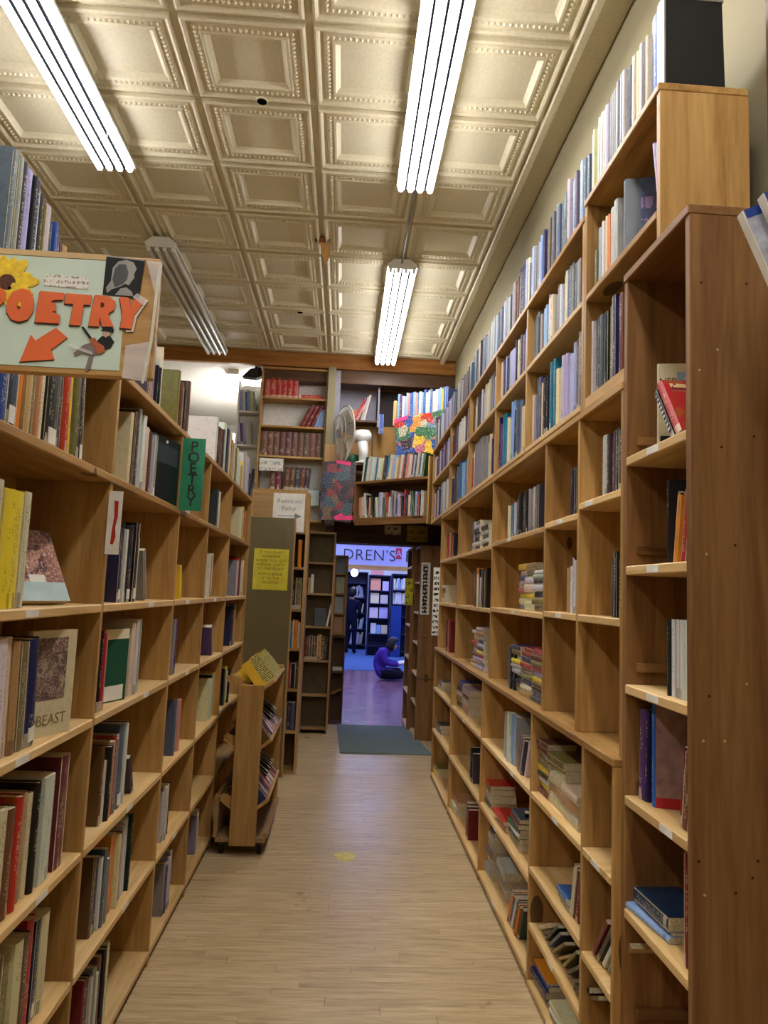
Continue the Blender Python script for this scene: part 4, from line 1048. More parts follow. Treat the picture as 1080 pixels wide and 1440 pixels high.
# magazine rack left of the doorway
t = thing('magazine_rack', 'pine wall rack of face-out magazines at the doorway', 'rack', (-0.035, 8.56, 0.98))
for a, b in ((-0.085, -0.065), (0.045, 0.075)): lbox('side_board', a, b, 0, 0.10, 0, 0.92, PINE, t)
for z in (0.0, 0.23, 0.46, 0.69, 0.90): lbox('ledge', -0.065, 0.045, 0, 0.10, z, z+0.02, PINE, t)
lbox('back_panel', -0.065, 0.045, 0.09, 0.10, 0.02, 0.9, PLY, t, 0.0)
for k, c in enumerate(('tan', 'lgrey', 'cream', 'grey')):
    add_book(Matrix.Translation((-0.097, 8.60, 1.001+0.23*k)) @ Matrix.Rotation(math.radians(-4), 4, 'X'), 0.006, 0.19, 0.102, c, ('face out in pine rack at doorway', GF), k, 'p')
t = thing('stool_stand', 'low brown stand with a tilted rest below the magazine rack', 'stand', (-0.03, 8.62, 0))
for a in (-0.085, 0.055): lbox('leg', a, a+0.02, -0.06, 0.1, 0, 0.95, DARKW, t)
lbox('top_board', -0.085, 0.075, -0.06, 0.1, 0.95, 0.975, DARKW, t)
lbox('shelf', -0.065, 0.055, -0.06, 0.1, 0.55, 0.57, DARKW, t)
lbox('back_panel', -0.065, 0.055, 0.09, 0.10, 0.0, 0.95, DARKW, t, 0.0)
lbox('tilted_rest', -0.065, 0.055, -0.06, 0.1, 0.33, 0.345, PINE, t, 0.0015, (0, math.radians(-28), 0))
add_book(Matrix.Translation((0.022, 8.58, 0.572+0.02)) @ Matrix.Rotation(PI/2, 4, 'Z') @ Matrix.Rotation(-PI/2, 4, 'X'), 0.04, 0.11, 0.1, 'white', ('white stack on stand below magazine rack', GF), 0, 'p')

# cases right of the doorway
t = thing('bookcase', 'dark brown bookcase with lit shelf lips beside the doorway', 'bookcase', (0.86, 8.1, 0))
side_case(t, 0.79, 1.05, [7.66, 8.20], [[0.03, 0.36, 0.66, 0.98, 1.30, 1.62]], 0.0, 2.0, BROWN, th=0.022)
for z in (0.62, 1.06, 1.28): box('end_batten', 0.79, 0.96, 7.641, 7.649, z, z+0.014, BROWN, t)
t = thing('bookcase', 'farther dark bookcase in the doorway with a yellow card on it', 'bookcase', (0.86, 8.55, 0))
side_case(t, 0.755, 1.05, [8.24, 8.80], [[0.03, 0.40, 0.78, 1.14, 1.46, 1.80]], 0.0, 2.02, BROWN, th=0.022)
SCR_V = marks('vertical_sign_strokes', (232, 228, 214), (24, 22, 20), 70, 22, 0.46)
SCR_D = marks('dense_vertical_strokes', (30, 27, 24), (226, 220, 196), 60, 26, 0.5)
card('yellow_tag', 'small lime yellow card on the far dark bookcase in the doorway', 0.685, 0.775, 1.36, 1.66, 8.225, marks('lime_card', (196, 186, 40), (110, 104, 20), 60, 14))
t = card('vertical_sign', 'tall white sign with a dark lettered strip by the doorway', 0.80, 0.895, 1.28, 1.82, 7.638, M_PAPER)
lbox('lettered_strip', -0.028, 0.022, -0.0035, -0.002, -0.255, 0.25, SCR_D, t, 0.0)
t = card('vertical_sign', 'black and cream lettered vertical strip at the end of the wall case', 0.745, 0.80, 1.155, 1.72, 6.13, M_PAPER)
lbox('lettered_strip', -0.022, 0.022, -0.0035, -0.002, -0.265, 0.265, SCR_V, t, 0.0)

# door mat and the yellow spot on the floor
t = thing('door_mat', 'grey-green rubber-edged mat before the doorway', 'mat', (0.44, 7.65, 0))
prism_pts = [(-0.40, -0.68), (0.45, -0.66), (0.30, 0.72), (-0.44, 0.72)]
bm = bmesh.new(); lo = [bm.verts.new((x, y, 0.0005)) for x, y in prism_pts]; hi = [bm.verts.new((x*0.985, y*0.99, 0.009)) for x, y in prism_pts]
bm.faces.new(hi); bm.faces.new(lo[::-1])
for k in range(4): bm.faces.new((lo[k], lo[(k+1) % 4], hi[(k+1) % 4], hi[k]))
from_bm('pile', bm, M_MAT, t)
bm = bmesh.new(); o_ = [(x*1.02, y*1.012) for x, y in prism_pts]; i_ = [(x*0.96, y*0.975) for x, y in prism_pts]
vo_ = [bm.verts.new((x, y, 0.0005)) for x, y in o_]; vm = [bm.verts.new((x*0.995, y*0.997, 0.0105)) for x, y in o_]; vi = [bm.verts.new((x, y, 0.0105)) for x, y in i_]
for k in range(4):
    j = (k+1) % 4
    bm.faces.new((vo_[k], vo_[j], vm[j], vm[k])); bm.faces.new((vm[k], vm[j], vi[j], vi[k]))
from_bm('rubber_edge', bm, M_MAT, t)
o = mesh_obj('floor_sticker', [(0.06*math.cos(a)*(1+0.12*math.sin(3*a)), 0.075*math.sin(a), z) for z in (0.0003, 0.0012) for a in [2*PI*i/16 for i in range(16)]],
             [tuple(range(16, 32))]+[(i, (i+1) % 16, 16+(i+1) % 16, 16+i) for i in range(16)], plain('worn_yellow_sticker', (206, 190, 96), 0.5, var=0.1, scale=30), None, (0.075, 4.33, 0))
tag(o, 'worn pale yellow spot on the floorboards mid-aisle', 'sticker')
# shelves of the back room at the far left
t = thing('bookcase', 'small case of pale books seen against the white back room', 'bookcase', (-1.13, 8.15, 0))
front_case(t, [-1.27, -1.03], 8.05, 8.19, [[2.40, 3.06, 3.44]], 0.0, 3.78, M_WHITEWALL, topboard=False)
frow((-1.25, 8.07), 0, 3.44, 0.2, 'lblue3/24~-5 white3/24~-5 blue2/22~-5 lblue3/24~-5 white3/23~-5 lgrey3/23~-5', 'upper shelf of back-room case', GF, 0.1)
frow((-1.25, 8.07), 0, 3.06, 0.2, 'lav3/23~-6 purple3/24~-6 lav3/24~-6 white3/24~-6 lgrey3/26~-6', 'middle shelf of back-room case', GF, 0.1)
frow((-1.24, 8.07), 0, 2.40, 0.2, 'lgrey2/27~6 white2/29~6 grey2/30~6 lav2/28~6 char2/34~8 slate2/40~8', 'lowest shelf of back-room case', GF, 0.1)
t = thing('wall_speaker', 'black angled box hanging under the back-room ceiling', 'speaker', (-1.12, 8.0, 3.80))
prism('case', [(-0.11, 0.0), (-0.03, 0.09), (0.09, 0.115), (0.11, 0.02), (0.04, -0.01)], -0.05, 0.05, M_BLACK, t)
lbox('bracket', 0.02, 0.05, -0.02, 0.02, 0.09, 0.13, M_BLACK, t); lbox('grille', -0.02, 0.06, -0.054, -0.05, 0.02, 0.08, M_DARKMETAL, t)

# ================================================================== POETRY SIGN and small signs
K = 0.00137
def sp(px, py): return (px*K, (523-py)*K)           # sheet units to metres, from the sign's lower left
def spl(pts): return [sp(*p) for p in pts]
t = thing('poetry_sign', 'wooden aisle sign reading POETRY in orange letters on pale mint card', 'sign', (-0.689, 1.375, 1.882))
lbox('board', -0.09, 0.306, 0.0, 0.018, 0.0, 0.240, PINE, t, 0.003)
lbox('mint_card', -0.085, 0.245, -0.0012, 0.0, 0.013, 0.228, M_MINT, t, 0.0)
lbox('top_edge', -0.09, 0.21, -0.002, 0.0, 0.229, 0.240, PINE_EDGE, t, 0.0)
cx, cz = sp(17, 397)
seed = prism('sunflower', circle_pts(cx, cz, 0.016, 16), -0.0042, -0.0012, M_SEED, t)
rp = random.Random(2)
for k in range(14):
    a = 2*PI*k/14+rp.uniform(-0.1, 0.1); L1 = 0.056*rp.uniform(0.85, 1.1); w = 0.011
    d = Vector((math.cos(a), math.sin(a))); n = Vector((-d.y, d.x))
    c2 = Vector((cx, cz)); q = [c2+d*0.010-n*0.004, c2+d*L1*0.45-n*w, c2+d*L1*0.8-n*w*0.85, c2+d*L1*0.97-n*w*0.3, c2+d*L1*0.97+n*w*0.3, c2+d*L1*0.8+n*w*0.85, c2+d*L1*0.45+n*w, c2+d*0.010+n*0.004]
    prism('petal', [(v.x, v.y) for v in q], -0.0030-0.0001*k, -0.0013, M_PETAL, seed)
prism('white_slip', spl([(67, 381), (128, 383), (127, 400), (66, 398)]), -0.0022, -0.0013, marks('typed_slip', (226, 226, 216), (170, 130, 120), 260, 90), t)
ph = prism('portrait_photo', spl([(149, 349), (202, 352), (198, 408), (148, 406)]), -0.0030, -0.0013, M_BLACKP, t)
M_G1 = plain('photo_grey', (150, 148, 140), 0.3); M_G2 = plain('photo_dark_grey', (70, 70, 72), 0.3)
prism('photo_border', spl([(149, 349), (202, 352), (201.5, 354), (149, 351)]), -0.0033, -0.0030, M_G1, ph)
prism('profile_light', spl([(159, 367), (166, 357), (177, 354), (187, 357), (192, 366), (189, 374), (190, 379), (187, 384), (183, 391), (178, 389), (170, 394), (160, 398), (154, 404), (152, 396), (158, 386)]), -0.0036, -0.0031, M_G1, ph)
prism('profile_shadow', spl([(162, 368), (168, 361), (177, 361), (181, 372), (180, 382), (174, 390), (164, 395), (160, 384)]), -0.0040, -0.0036, M_G2, ph)
prism('collar', spl([(165, 406), (172, 396), (180, 394), (188, 400), (190, 406)]), -0.0036, -0.0031, M_G1, ph)
# chunky letters with a dark backing
LET = {
 'P': [[(-22, 407), (8, 405), (17, 411), (18, 422), (12, 430), (-2, 432), (-3, 446), (-2, 453), (-18, 453), (-17, 430)]],
 'O': [[(39, 405), (50, 408), (56, 420), (56, 438), (50, 449), (39, 453), (28, 450), (21, 440), (20, 424), (26, 411)], [(36, 424), (34, 431), (37, 437), (40, 431), (39, 425)]],
 'E': [[(63, 407), (96, 408), (95, 418), (83, 419), (79, 422), (86, 424), (87, 434), (81, 436), (93, 440), (93, 452), (60, 452)]],
 'T': [[(98, 408), (134, 409), (133, 423), (124, 423), (122, 453), (107, 453), (110, 423), (98, 423)]],
 'R': [[(138, 408), (158, 409), (167, 416), (166, 428), (158, 434), (167, 452), (152, 453), (147, 440), (147, 453), (133, 453)], [(147, 418), (147, 426), (152, 425), (152, 419)]],
 'Y': [[(172, 409), (184, 409), (188, 421), (193, 410), (207, 412), (194, 434), (192, 454), (176, 453), (178, 434)]]}
M_LETSHADE = plain('letter_outline', (86, 40, 34), 0.5)
for ch, loops in LET.items():
    L_ = prism('letter', spl(loops[0]), -0.0052, -0.0034, M_ORANGE, t, (0, 0, 0), [spl(h) for h in loops[1:]])
    prism('letter_outline', spl([(x-1.2, y+1.6) for x, y in loops[0]]), -0.0036, -0.0022, M_LETSHADE, L_)
prism('white_edge', spl([(207, 410), (211, 411), (197, 436), (194, 457), (184, 458), (184, 455), (192, 454), (194, 434)]), -0.0030, -0.0013, M_PAPER, t)
arrow = [(89.2, 458), (105.5, 471), (84.9, 490), (90.3, 503), (44.6, 509), (56.1, 470), (63, 478)]
ar = prism('arrow', spl(arrow), -0.0040, -0.0014, M_ORANGE, t)
prism('arrow_outline', spl([(x-1, y+1.2) for x, y in arrow]), -0.0026, -0.0013, M_LETSHADE, ar)
prism('grey_stem', spl([(-2, 440), (9, 440), (5, 511), (-2, 513)]), -0.0030, -0.0013, M_G2, t)
# guitarist cut-out
M_SKIN = plain('printed_skin', (196, 160, 136), 0.5); M_GUITAR = plain('printed_guitar', (178, 92, 54), 0.5); M_TROUSER = plain('printed_trousers', (128, 112, 106), 0.5)
gt = prism('guitarist_cutout', spl([(152, 466), (163, 465), (169, 473), (165, 482), (158, 485), (150, 480), (146, 473)]), -0.0034, -0.0014, M_BLACKP, t)
prism('trousers', spl([(158, 485), (150, 492), (143, 493), (140, 512), (136, 517), (133, 515), (137, 494), (126, 492), (118, 497), (115, 493), (128, 480), (140, 476), (152, 482)]), -0.0032, -0.0014, M_TROUSER, gt)
prism('guitar', spl([(136, 471), (143, 469), (147, 475), (156, 480), (158, 488), (152, 492), (145, 489), (143, 481), (138, 478)]), -0.0040, -0.0034, M_GUITAR, gt)
prism('guitar_neck', spl([(123, 455), (126, 454), (139, 470), (136, 472)]), -0.0038, -0.0014, M_BLACKP, gt)
prism('face', spl([(154, 458), (163, 458), (163, 464), (157, 468), (153, 464)]), -0.0036, -0.0014, M_SKIN, gt)
prism('hat', spl([(150, 459), (155, 452), (162, 451), (168, 456), (167, 461), (158, 459)]), -0.0042, -0.0036, M_BLACKP, gt)
for q in ([(205, 353), (227, 355), (224, 408), (222, 408)], [(186, 478), (222, 470), (218, 528), (184, 524)], [(196, 402), (212, 412), (206, 420), (190, 408)], [(110, 480), (142, 490), (141, 494), (109, 484)]):
    prism('clear_tape', spl(q), -0.0060, -0.0054, M_TAPE, t)
prism('plastic_edge', spl([(222, 362), (226, 363), (222, 470), (214, 531), (211, 530), (218, 470)]), -0.0064, -0.0056, plain('shiny_plastic', (214, 208, 190), 0.15, 0.7), t)

# green card projecting from the upright
t = thing('green_poetry_card', 'green card with POETRY lettered downward, projecting from the hutch', 'sign', (-0.655, 3.05, 1.80))
lbox('card', -0.044, 0.05, 0.0, 0.002, 0.0, 0.305, M_GREENCARD, t, 0.0)
for k, ch in enumerate('POETRY'): text('letter', ch, 0.062, M_INK, t, (0.004, -0.0006, 0.268-0.046*k), extrude=0.0003, offset=0.0006)
# white tag with red marker on the upright
t = thing('red_marker_tag', 'white card tag with red marker strokes on the poetry upright', 'sign', (-0.694, 2.165, 1.575))
lbox('card', -0.004, 0.036, -0.003, -0.001, 0.0, 0.185, M_PAPER, t, 0.0)
M_REDM = marks('red_marker_strokes', (190, 60, 40), (150, 34, 22), 60, 20)
prism('marker_strokes', [(0.010, 0.03), (0.018, 0.028), (0.024, 0.05), (0.021, 0.08), (0.026, 0.11), (0.025, 0.155), (0.013, 0.158), (0.016, 0.11), (0.012, 0.07)], -0.0036, -0.0031, M_REDINK, t)

# ================================================================== FACE-OUT BOOKS with their prints
def faceout(A, B, z, h, tk, cname, label, tilt=0.0, kind='p', name='book', group=None):
    """cover spans from A to B (spine edge at A), facing right of A>B; returns the book's root"""
    d = Vector((B[0]-A[0], B[1]-A[1])); w = d.length; ang = math.atan2(d.y, d.x)
    r = thing(name, label, 'book', (A[0], A[1], z+0.0008), group)
    r.rotation_euler = (tilt, 0, ang)
    cv, cf, cu, pv, pf = book_geom(tk, h, w, kind)
    o = book_mesh('cover', cv, cf, cu, M_COVER, r); o.color = srgb(*PAL[cname])
    mesh_obj('pages', pv, pf, M_PAGES, r)
    return r, w

def book_geom(t, h, d, kind):
    """x: from the spine (0) to the fore-edge (d), y: thickness, z: up"""
    V, Fc, UV = [], [], []
    b = min(0.0028 if kind == 'h' else 0.0007, t*0.18); y0, y1 = -t/2, t/2
    rise = 0.0035 if kind == 'h' else 0.0
    def quad(p, uv):
        k = len(V); V.extend(p); Fc.append((k, k+1, k+2, k+3)); UV.extend(uv)
    # boards
    for (a, c, s) in ((y0, y0+b, -1), (y1-b, y1, 1)):
        out = a if s < 0 else c; inn = c if s < 0 else a
        x0 = min(0.003, t*0.15)
        U0 = 2.0 if s < 0 else 4.0
        P = [(x0, out, 0), (d, out, 0), (d, out, h), (x0, out, h)]
        if s > 0: P = P[::-1]; U = [(U0, 1), (U0+1, 1), (U0+1, 0), (U0, 0)]
        else: U = [(U0, 0), (U0+1, 0), (U0+1, 1), (U0, 1)]
        quad(P, U)
        P = [(x0, inn, 0), (x0, inn, h), (d, inn, h), (d, inn, 0)]
        quad(P if s < 0 else P[::-1], [(2, 0)]*4)
        lo, hi = min(a, c), max(a, c)
        quad([(x0, lo, h), (d, lo, h), (d, hi, h), (x0, hi, h)], [(2, 0.5)]*4)
        quad([(x0, lo, 0), (x0, hi, 0), (d, hi, 0), (d, lo, 0)], [(2, 0.5)]*4)
        quad([(d, lo, 0), (d, hi, 0), (d, hi, h), (d, lo, h)], [(2, 0.5)]*4)
    # spine: rounded for hardbacks
    n = 5 if kind == 'h' else 3
    prof = []
    for i in range(n+1):
        u = i/n; yy = y1+(y0-y1)*u
        x = min(0.003, t*0.15) - (math.sin(u*PI)*min(0.006, t*0.22) if kind == 'h' else (min(0.003, t*0.15) if 0 < i < n else 0))
        prof.append((x, yy, 1-u))
    for (xa, ya, ua), (xb, yb, ub) in zip(prof, prof[1:]):
        quad([(xa, ya, 0), (xb, yb, 0), (xb, yb, h), (xa, ya, h)][::-1], [(ua, 1), (ub, 1), (ub, 0), (ua, 0)])
    # pages
    z0, z1 = (rise, h-rise) if kind == 'h' else (0.0, h-0.0004)
    xa, xb = 0.002, d-(0.004 if kind == 'h' else 0.0005); ya, yb = y0+b, y1-b
    PV = [(xa, ya, z0), (xb, ya, z0), (xb, yb, z0), (xa, yb, z0), (xa, ya, z1), (xb, ya, z1), (xb, yb, z1), (xa, yb, z1)]
    PF = [(4, 5, 6, 7), (3, 2, 1, 0), (1, 2, 6, 5), (0, 4, 7, 3)]
    return V, Fc, UV, PV, PF

def book_mesh(name, V, Fc, UV, mat, parent):
    me = bpy.data.meshes.new(name); me.from_pydata(V, [], Fc); me.update()
    uvl = me.uv_layers.new(name='UVMap'); uvl.data.foreach_set('uv', [c for p in UV for c in p])
    me.materials.append(mat)
    o = bpy.data.objects.new(name, me); link(o, parent); return o

def printp(name, r, w, h, tk, u0, u1, v0, v1, mat, e=0.0006):
    return lbox(name, u0*w, u1*w, -tk/2-e, -tk/2+0.0002, v0*h, v1*h, mat, r, 0.0)

M_ENGRAVE = collage('engraving_print', [(120, 92, 82), (150, 124, 108), (96, 74, 70), (170, 148, 126), (108, 84, 78)], 60.0)
r, w = faceout((-0.762, 1.85), (-0.708, 2.005), 1.105, 0.262, 0.02, 'cream', 'cream book reading BEAST standing face out at waist height')
printp('engraving', r, w, 0.262, 0.02, 0.04, 0.80, 0.34, 0.93, M_ENGRAVE)
text('title', 'BEAST', 0.038, plain('olive_print', (136, 120, 78), 0.6), r, (0.55*w, -0.0107, 0.15*0.262), extrude=0.0002)
text('title', 'THE', 0.012, M_GREYINK, r, (0.18*w, -0.0107, 0.16*0.262), extrude=0.0002)
r, w = faceout((-0.79, 2.37), (-0.73, 2.555), 1.105, 0.235, 0.025, 'green', 'dark green book with white base label, face out beside BEAST bay', kind='h')
printp('white_label', r, w, 0.235, 0.025, 0.10, 0.92, 0.02, 0.22, M_LABEL); printp('top_band', r, w, 0.235, 0.025, 0.0, 1.0, 0.86, 1.0, M_CREAMP)
r, w = faceout((-0.765, 2.80), (-0.715, 3.035), 1.81, 0.262, 0.022, 'black', 'black book with grey title panel, face out by green poetry card')
printp('grey_panel', r, w, 0.262, 0.022, 0.12, 0.9, 0.60, 0.88, plain('dark_grey_print', (52, 56, 62), 0.35)); printp('white_logo', r, w, 0.262, 0.022, 0.46, 0.52, 0.92, 0.96, M_LABEL)
def leaner(M, tk, h, d, cname, label, kind='h'):
    r = thing('book', label, 'book'); r.matrix_world = M
    cv, cf, cu, pv, pf = book_geom(tk, h, d, kind)
    o = book_mesh('cover', cv, cf, cu, M_COVER, r); o.color = srgb(*PAL[cname]); mesh_obj('pages', pv, pf, M_PAGES, r)
    return r
r, w = faceout((-0.795, 1.80), (-0.728, 1.985), 1.43, 0.20, 0.024, 'dred', 'leaning paperback with red-brown picture and pale blue foot beside yellow books', tilt=math.radians(-26))
r.location.z += 0.006
M_CANYON = collage('red_brown_picture', [(150, 96, 84), (120, 66, 58), (178, 130, 112), (96, 54, 52), (160, 110, 96)], 22.0)
printp('picture', r, w, 0.20, 0.024, 0.0, 1.0, 0.26, 1.0, M_CANYON); printp('pale_foot', r, w, 0.20, 0.024, 0.0, 1.0, 0.0, 0.26, plain('pale_blue_print', (176, 196, 196), 0.4)); printp('emblem', r, w, 0.20, 0.024, 0.38, 0.66, 0.26, 0.36, M_LABEL, 0.0009)
LN = math.radians(36)
r = leaner(Matrix.Translation((0.826, 1.805, 1.915+0.006)) @ Matrix.Rotation(-LN, 4, 'X'), 0.018, 0.19, 0.125, 'black', 'black paperback with white spine lettering leaning against cream book', 'p')
lbox('spine_lettering', -0.0008, 0.0, -0.005, 0.005, 0.03, 0.17, marks('white_spine_lettering', (26, 25, 28), (210, 206, 200), 120, 60, 0.4), r, 0.0)
r = leaner(Matrix.Translation((0.822, 1.765, 1.915+0.010)) @ Matrix.Rotation(-LN, 4, 'X'), 0.030, 0.20, 0.135, 'red', 'dark red hardback with gold title leaning on brown bookcase top shelf')
lbox('title_band', 0.02, 0.13, -0.0156, -0.015, 0.155, 0.185, marks('gold_title_lettering', (120, 34, 30), (214, 178, 122), 110, 34, 0.4), r, 0.0)
lathe('red_emblem', [(0.04, -0.0157), (0.036, -0.0162), (0.002, -0.0163)], plain('bright_red_print', (186, 40, 40), 0.4), r, (0.085, 0, 0.07), 18, 'y', False)
# narrow brown bookcase
r, w = faceout((0.865, 1.99), (1.035, 1.955), 1.915, 0.262, 0.014, 'cream', 'tall cream book with pale blue swirl cover on brown bookcase top shelf')
M_SWIRL = marks('pale_blue_swirl', (150, 172, 190), (214, 196, 140), 12, 26, 0.5)
printp('swirl_picture', r, w, 0.262, 0.014, 0.30, 1.0, 0.55, 0.98, M_SWIRL); printp('dark_block', r, w, 0.262, 0.014, 0.04, 0.32, 0.03, 0.2, M_BLACKP)
text('title', 'NEB', 0.026, M_INK, r, (0.16*w, -0.0077, 0.80*0.262), extrude=0.0002)
printp('grey_band', r, w, 0.262, 0.014, 0.34, 0.46, 0.03, 0.42, M_G1)
r, w = faceout((0.848, 1.885), (0.995, 1.845), 1.60, 0.225, 0.022, 'black', 'black book with white blurb text, facing out on brown bookcase', kind='h')
M_BLURB = marks('white_blurb_text', (22, 20, 22), (196, 192, 188), 150, 60, 0.5)
printp('blurb', r, w, 0.225, 0.022, 0.12, 0.62, 0.16, 0.62, M_BLURB); printp('pale_box', r, w, 0.225, 0.022, 0.25, 0.6, 0.03, 0.12, plain('pinkish_grey_print', (170, 150, 150), 0.5))
text('title', 'Ba', 0.05, plain('cream_print', (214, 190, 160), 0.5), r, (0.30*w, -0.0117, 0.78*0.225), extrude=0.0002); text('title', 'SPA', 0.024, M_G1, r, (0.62*w, -0.0117, 0.92*0.225), extrude=0.0002)
r, w = faceout((0.835, 1.945), (0.995, 1.90), 0.97, 0.262, 0.030, 'blue', 'blue-spined book with mauve cover and red foot on brown bookcase', kind='h')
printp('mauve_cover', r, w, 0.262, 0.030, 0.03, 1.0, 0.10, 0.99, plain('mauve_print', (150, 118, 110), 0.35, var=0.15, scale=30)); printp('red_foot', r, w, 0.262, 0.030, 0.03, 1.0, 0.0, 0.10, plain('red_print', (178, 36, 44), 0.4))
# the big cover in the first hutch
r, w = faceout((0.822, 2.13), (1.0, 2.08), 2.56, 0.25, 0.03, 'slate', 'slate hardback with lilac lettering facing out on hutch shelf', kind='h')
printp('lilac_lettering', r, w, 0.25, 0.03, 0.25, 0.95, 0.42, 0.78, marks('lilac_swash_lettering', (74, 80, 104), (148, 124, 160), 60, 14, 0.5)); printp('grey_band', r, w, 0.25, 0.03, 0.0, 0.22, 0.0, 1.0, plain('grey_cover_band', (66, 72, 74), 0.25))
# the leaning pair on the brown bookcase: title prints
M_CREAMPRINT = plain('pale_gold_print', (222, 190, 140), 0.4)

# wall shelf near the camera with two glossy leaning books
t = thing('wall_shelf', 'short pine wall shelf at the right edge holding two glossy books', 'shelf', (1.0, 1.3, 2.06))
lbox('board', -0.11, 0.12, -0.20, 0.17, -0.02, 0.0, PINE, t)
lbox('bracket', 0.02, 0.12, -0.15, -0.13, -0.12, -0.02, M_DARKMETAL, t); lbox('bracket', 0.02, 0.12, 0.10, 0.12, -0.12, -0.02, M_DARKMETAL, t)
GLOSS = plain('glossy_silver_blue_cover', (168, 170, 182), 0.12, 0.7, var=0.3, scale=16)
def glossy(x, y, w_, h_, roll, label):
    r = thing('book', label, 'book', (x, y, 2.061), 'glossy books on the near wall shelf'); r.rotation_euler = (0, math.radians(roll), math.radians(-6))
    lbox('cover_board', 0, w_, -0.013, -0.011, 0, h_, GLOSS, r, 0.0006); lbox('cover_board', 0, w_, 0.011, 0.013, 0, h_, GLOSS, r, 0.0006)
    lbox('spine', -0.002, 0.0, -0.013, 0.013, 0, h_, M_PAPER, r, 0.0006); lbox('pages', 0.001, w_-0.003, -0.0105, 0.0105, 0.003, h_-0.003, M_PAGES, r, 0.0)
    lbox('blue_foot_print', 0.002, w_, -0.0134, -0.013, 0.0, 0.10, M_BLUEDOOR, r, 0.0); lbox('blue_head_print', 0.002, w_, -0.0134, -0.013, h_-0.02, h_, M_BLUEDOOR, r, 0.0)
glossy(0.925, 1.44, 0.18, 0.30, -22, 'glossy silver and blue book leaning outermost at the right edge')
glossy(0.955, 1.40, 0.18, 0.32, -22, 'glossy blue-headed book leaning behind the outermost right edge book')

# black box on the hutch top, with its pale rim
t = thing('magazine_box', 'black upright box with pale rim on the near end of the hutch', 'box', (0.91, 1.865, 2.92))
bm = bmesh.new(); lo = [(-0.085, -0.02), (0.085, -0.02), (0.085, 0.02), (-0.085, 0.02)]
A = [bm.verts.new((x, y, 0.0005)) for x, y in lo]; B = [bm.verts.new((x*(0.92 if x > 0 else 1.0), y, 0.27)) for x, y in lo]
bm.faces.new(A[::-1]); bm.faces.new(B)
for k in range(4): bm.faces.new((A[k], A[(k+1) % 4], B[(k+1) % 4], B[k]))
from_bm('body', bm, M_BLACKP, t)
lbox('pale_rim', -0.09, 0.082, -0.024, 0.024, 0.27, 0.282, M_G1, t); lbox('pale_edge', -0.09, -0.0855, -0.022, 0.022, 0.0, 0.27, M_G1, t, 0.0)

# ================================================================== BOOK CART
t = thing('book_cart', 'pine book cart with tilted trough shelves parked against the poetry bookcase', 'book cart', (-0.50, 4.65, 0))
lbox('base_board', -0.155, 0.125, -0.36, 0.38, 0.075, 0.10, GREYW, t)
for s in (-1, 1): lbox('base_rail', s*0.14-0.012-0.015, s*0.14+0.012-0.015, -0.36, 0.38, 0.10, 0.125 if s > 0 else 0.32, GREYW, t)
lbox('end_panel', -0.075, 0.072, -0.375, -0.355, 0.06, 0.94, PINE, t, 0.003)
lbox('end_panel', -0.15, 0.125, 0.355, 0.375, 0.05, 0.985, PINE, t, 0.003)
SL = math.radians(38)
levels = (0.20, 0.53, 0.86)
for z in levels:
    for s in (-1, 1):
        L_ = 0.17
        o = lbox('trough_board', -L_/2, L_/2, -0.353, 0.353, -0.008, 0.008, PINE, t, 0.002, (0, -s*SL, 0))
        o.location = (s*(L_/2*math.cos(SL))-0.005, 0, z+L_/2*math.sin(SL))
    for k in ((-0.353, -0.335),):
        prism('trough_end', [(-0.145, z+0.12), (-0.12, z+0.135), (-0.08, z+0.12), (-0.005, z), ], -0.353, -0.338, PINE, t)
for x in (-0.12, 0.09):
    for y in (-0.31, 0.33):
        c_ = lbox('caster_fork', x-0.014, x+0.014, y-0.02, y+0.02, 0.045, 0.075, M_DARKMETAL, t)
        w_ = lathe('caster_wheel', [(0.026, -0.011), (0.03, -0.008), (0.03, 0.008), (0.026, 0.011)], M_RUBBER, c_, (0, 0, -0.03), 16, 'x')
GC = 'books riding on the cart'
def cart_book(s, z, y, tk, h, d, c, phrase, i, up=0.02):
    # spine outward and up, base on the sloping board
    cx_ = -0.505+s*0.155*math.cos(SL); cz_ = z+0.155*math.sin(SL)+0.010
    X = Vector((-s*math.cos(SL), 0, -math.sin(SL))); Z = Vector((-s*math.sin(SL), 0, math.cos(SL))); Y = Z.cross(X)
    m_ = Matrix((X, Y, Z)).transposed().to_4x4(); m_.translation = Vector((cx_, y, cz_))
    add_book(m_, tk, h, d, c, (phrase, GC), i, 'p')
rc = random.Random(8)
for lv, nm in ((0.53, 'middle'), (0.20, 'bottom')):
    for s, sn in ((1, 'aisle side'), (-1, 'case side')):
        y = 4.98; i = 0
        while y > 4.34:
            tk = rc.uniform(0.012, 0.028)
            cart_book(s, lv, y-tk/2, tk, rc.uniform(0.17, 0.21), 0.13, rc.choice(['black', 'white', 'char', 'navy', 'pink', 'white', 'brown', 'lgrey', 'dred'] if s > 0 else ['black', 'char', 'navy', 'black']), '%s trough of book cart, %s' % (nm, sn), i)
            y -= tk+0.001; i += 1
            if s < 0 and i > 16: break
for k in range(13):
    cart_book(1, 0.86, 4.88-0.034*k, 0.017, 0.115+0.075*((k*7)%5)/5, 0.125, 'yellow', 'yellow row in top trough of book cart', k); BOOKS[-1]['zebra'] = True; BOOKS[-1]['force'] = True
for k in range(7):
    cart_book(-1, 0.86, 4.90-0.05*k, 0.02, 0.13, 0.10, ['white', 'black', 'white', 'slate', 'white', 'yellow', 'yellow'][k], 'pale row in top trough of book cart', k)

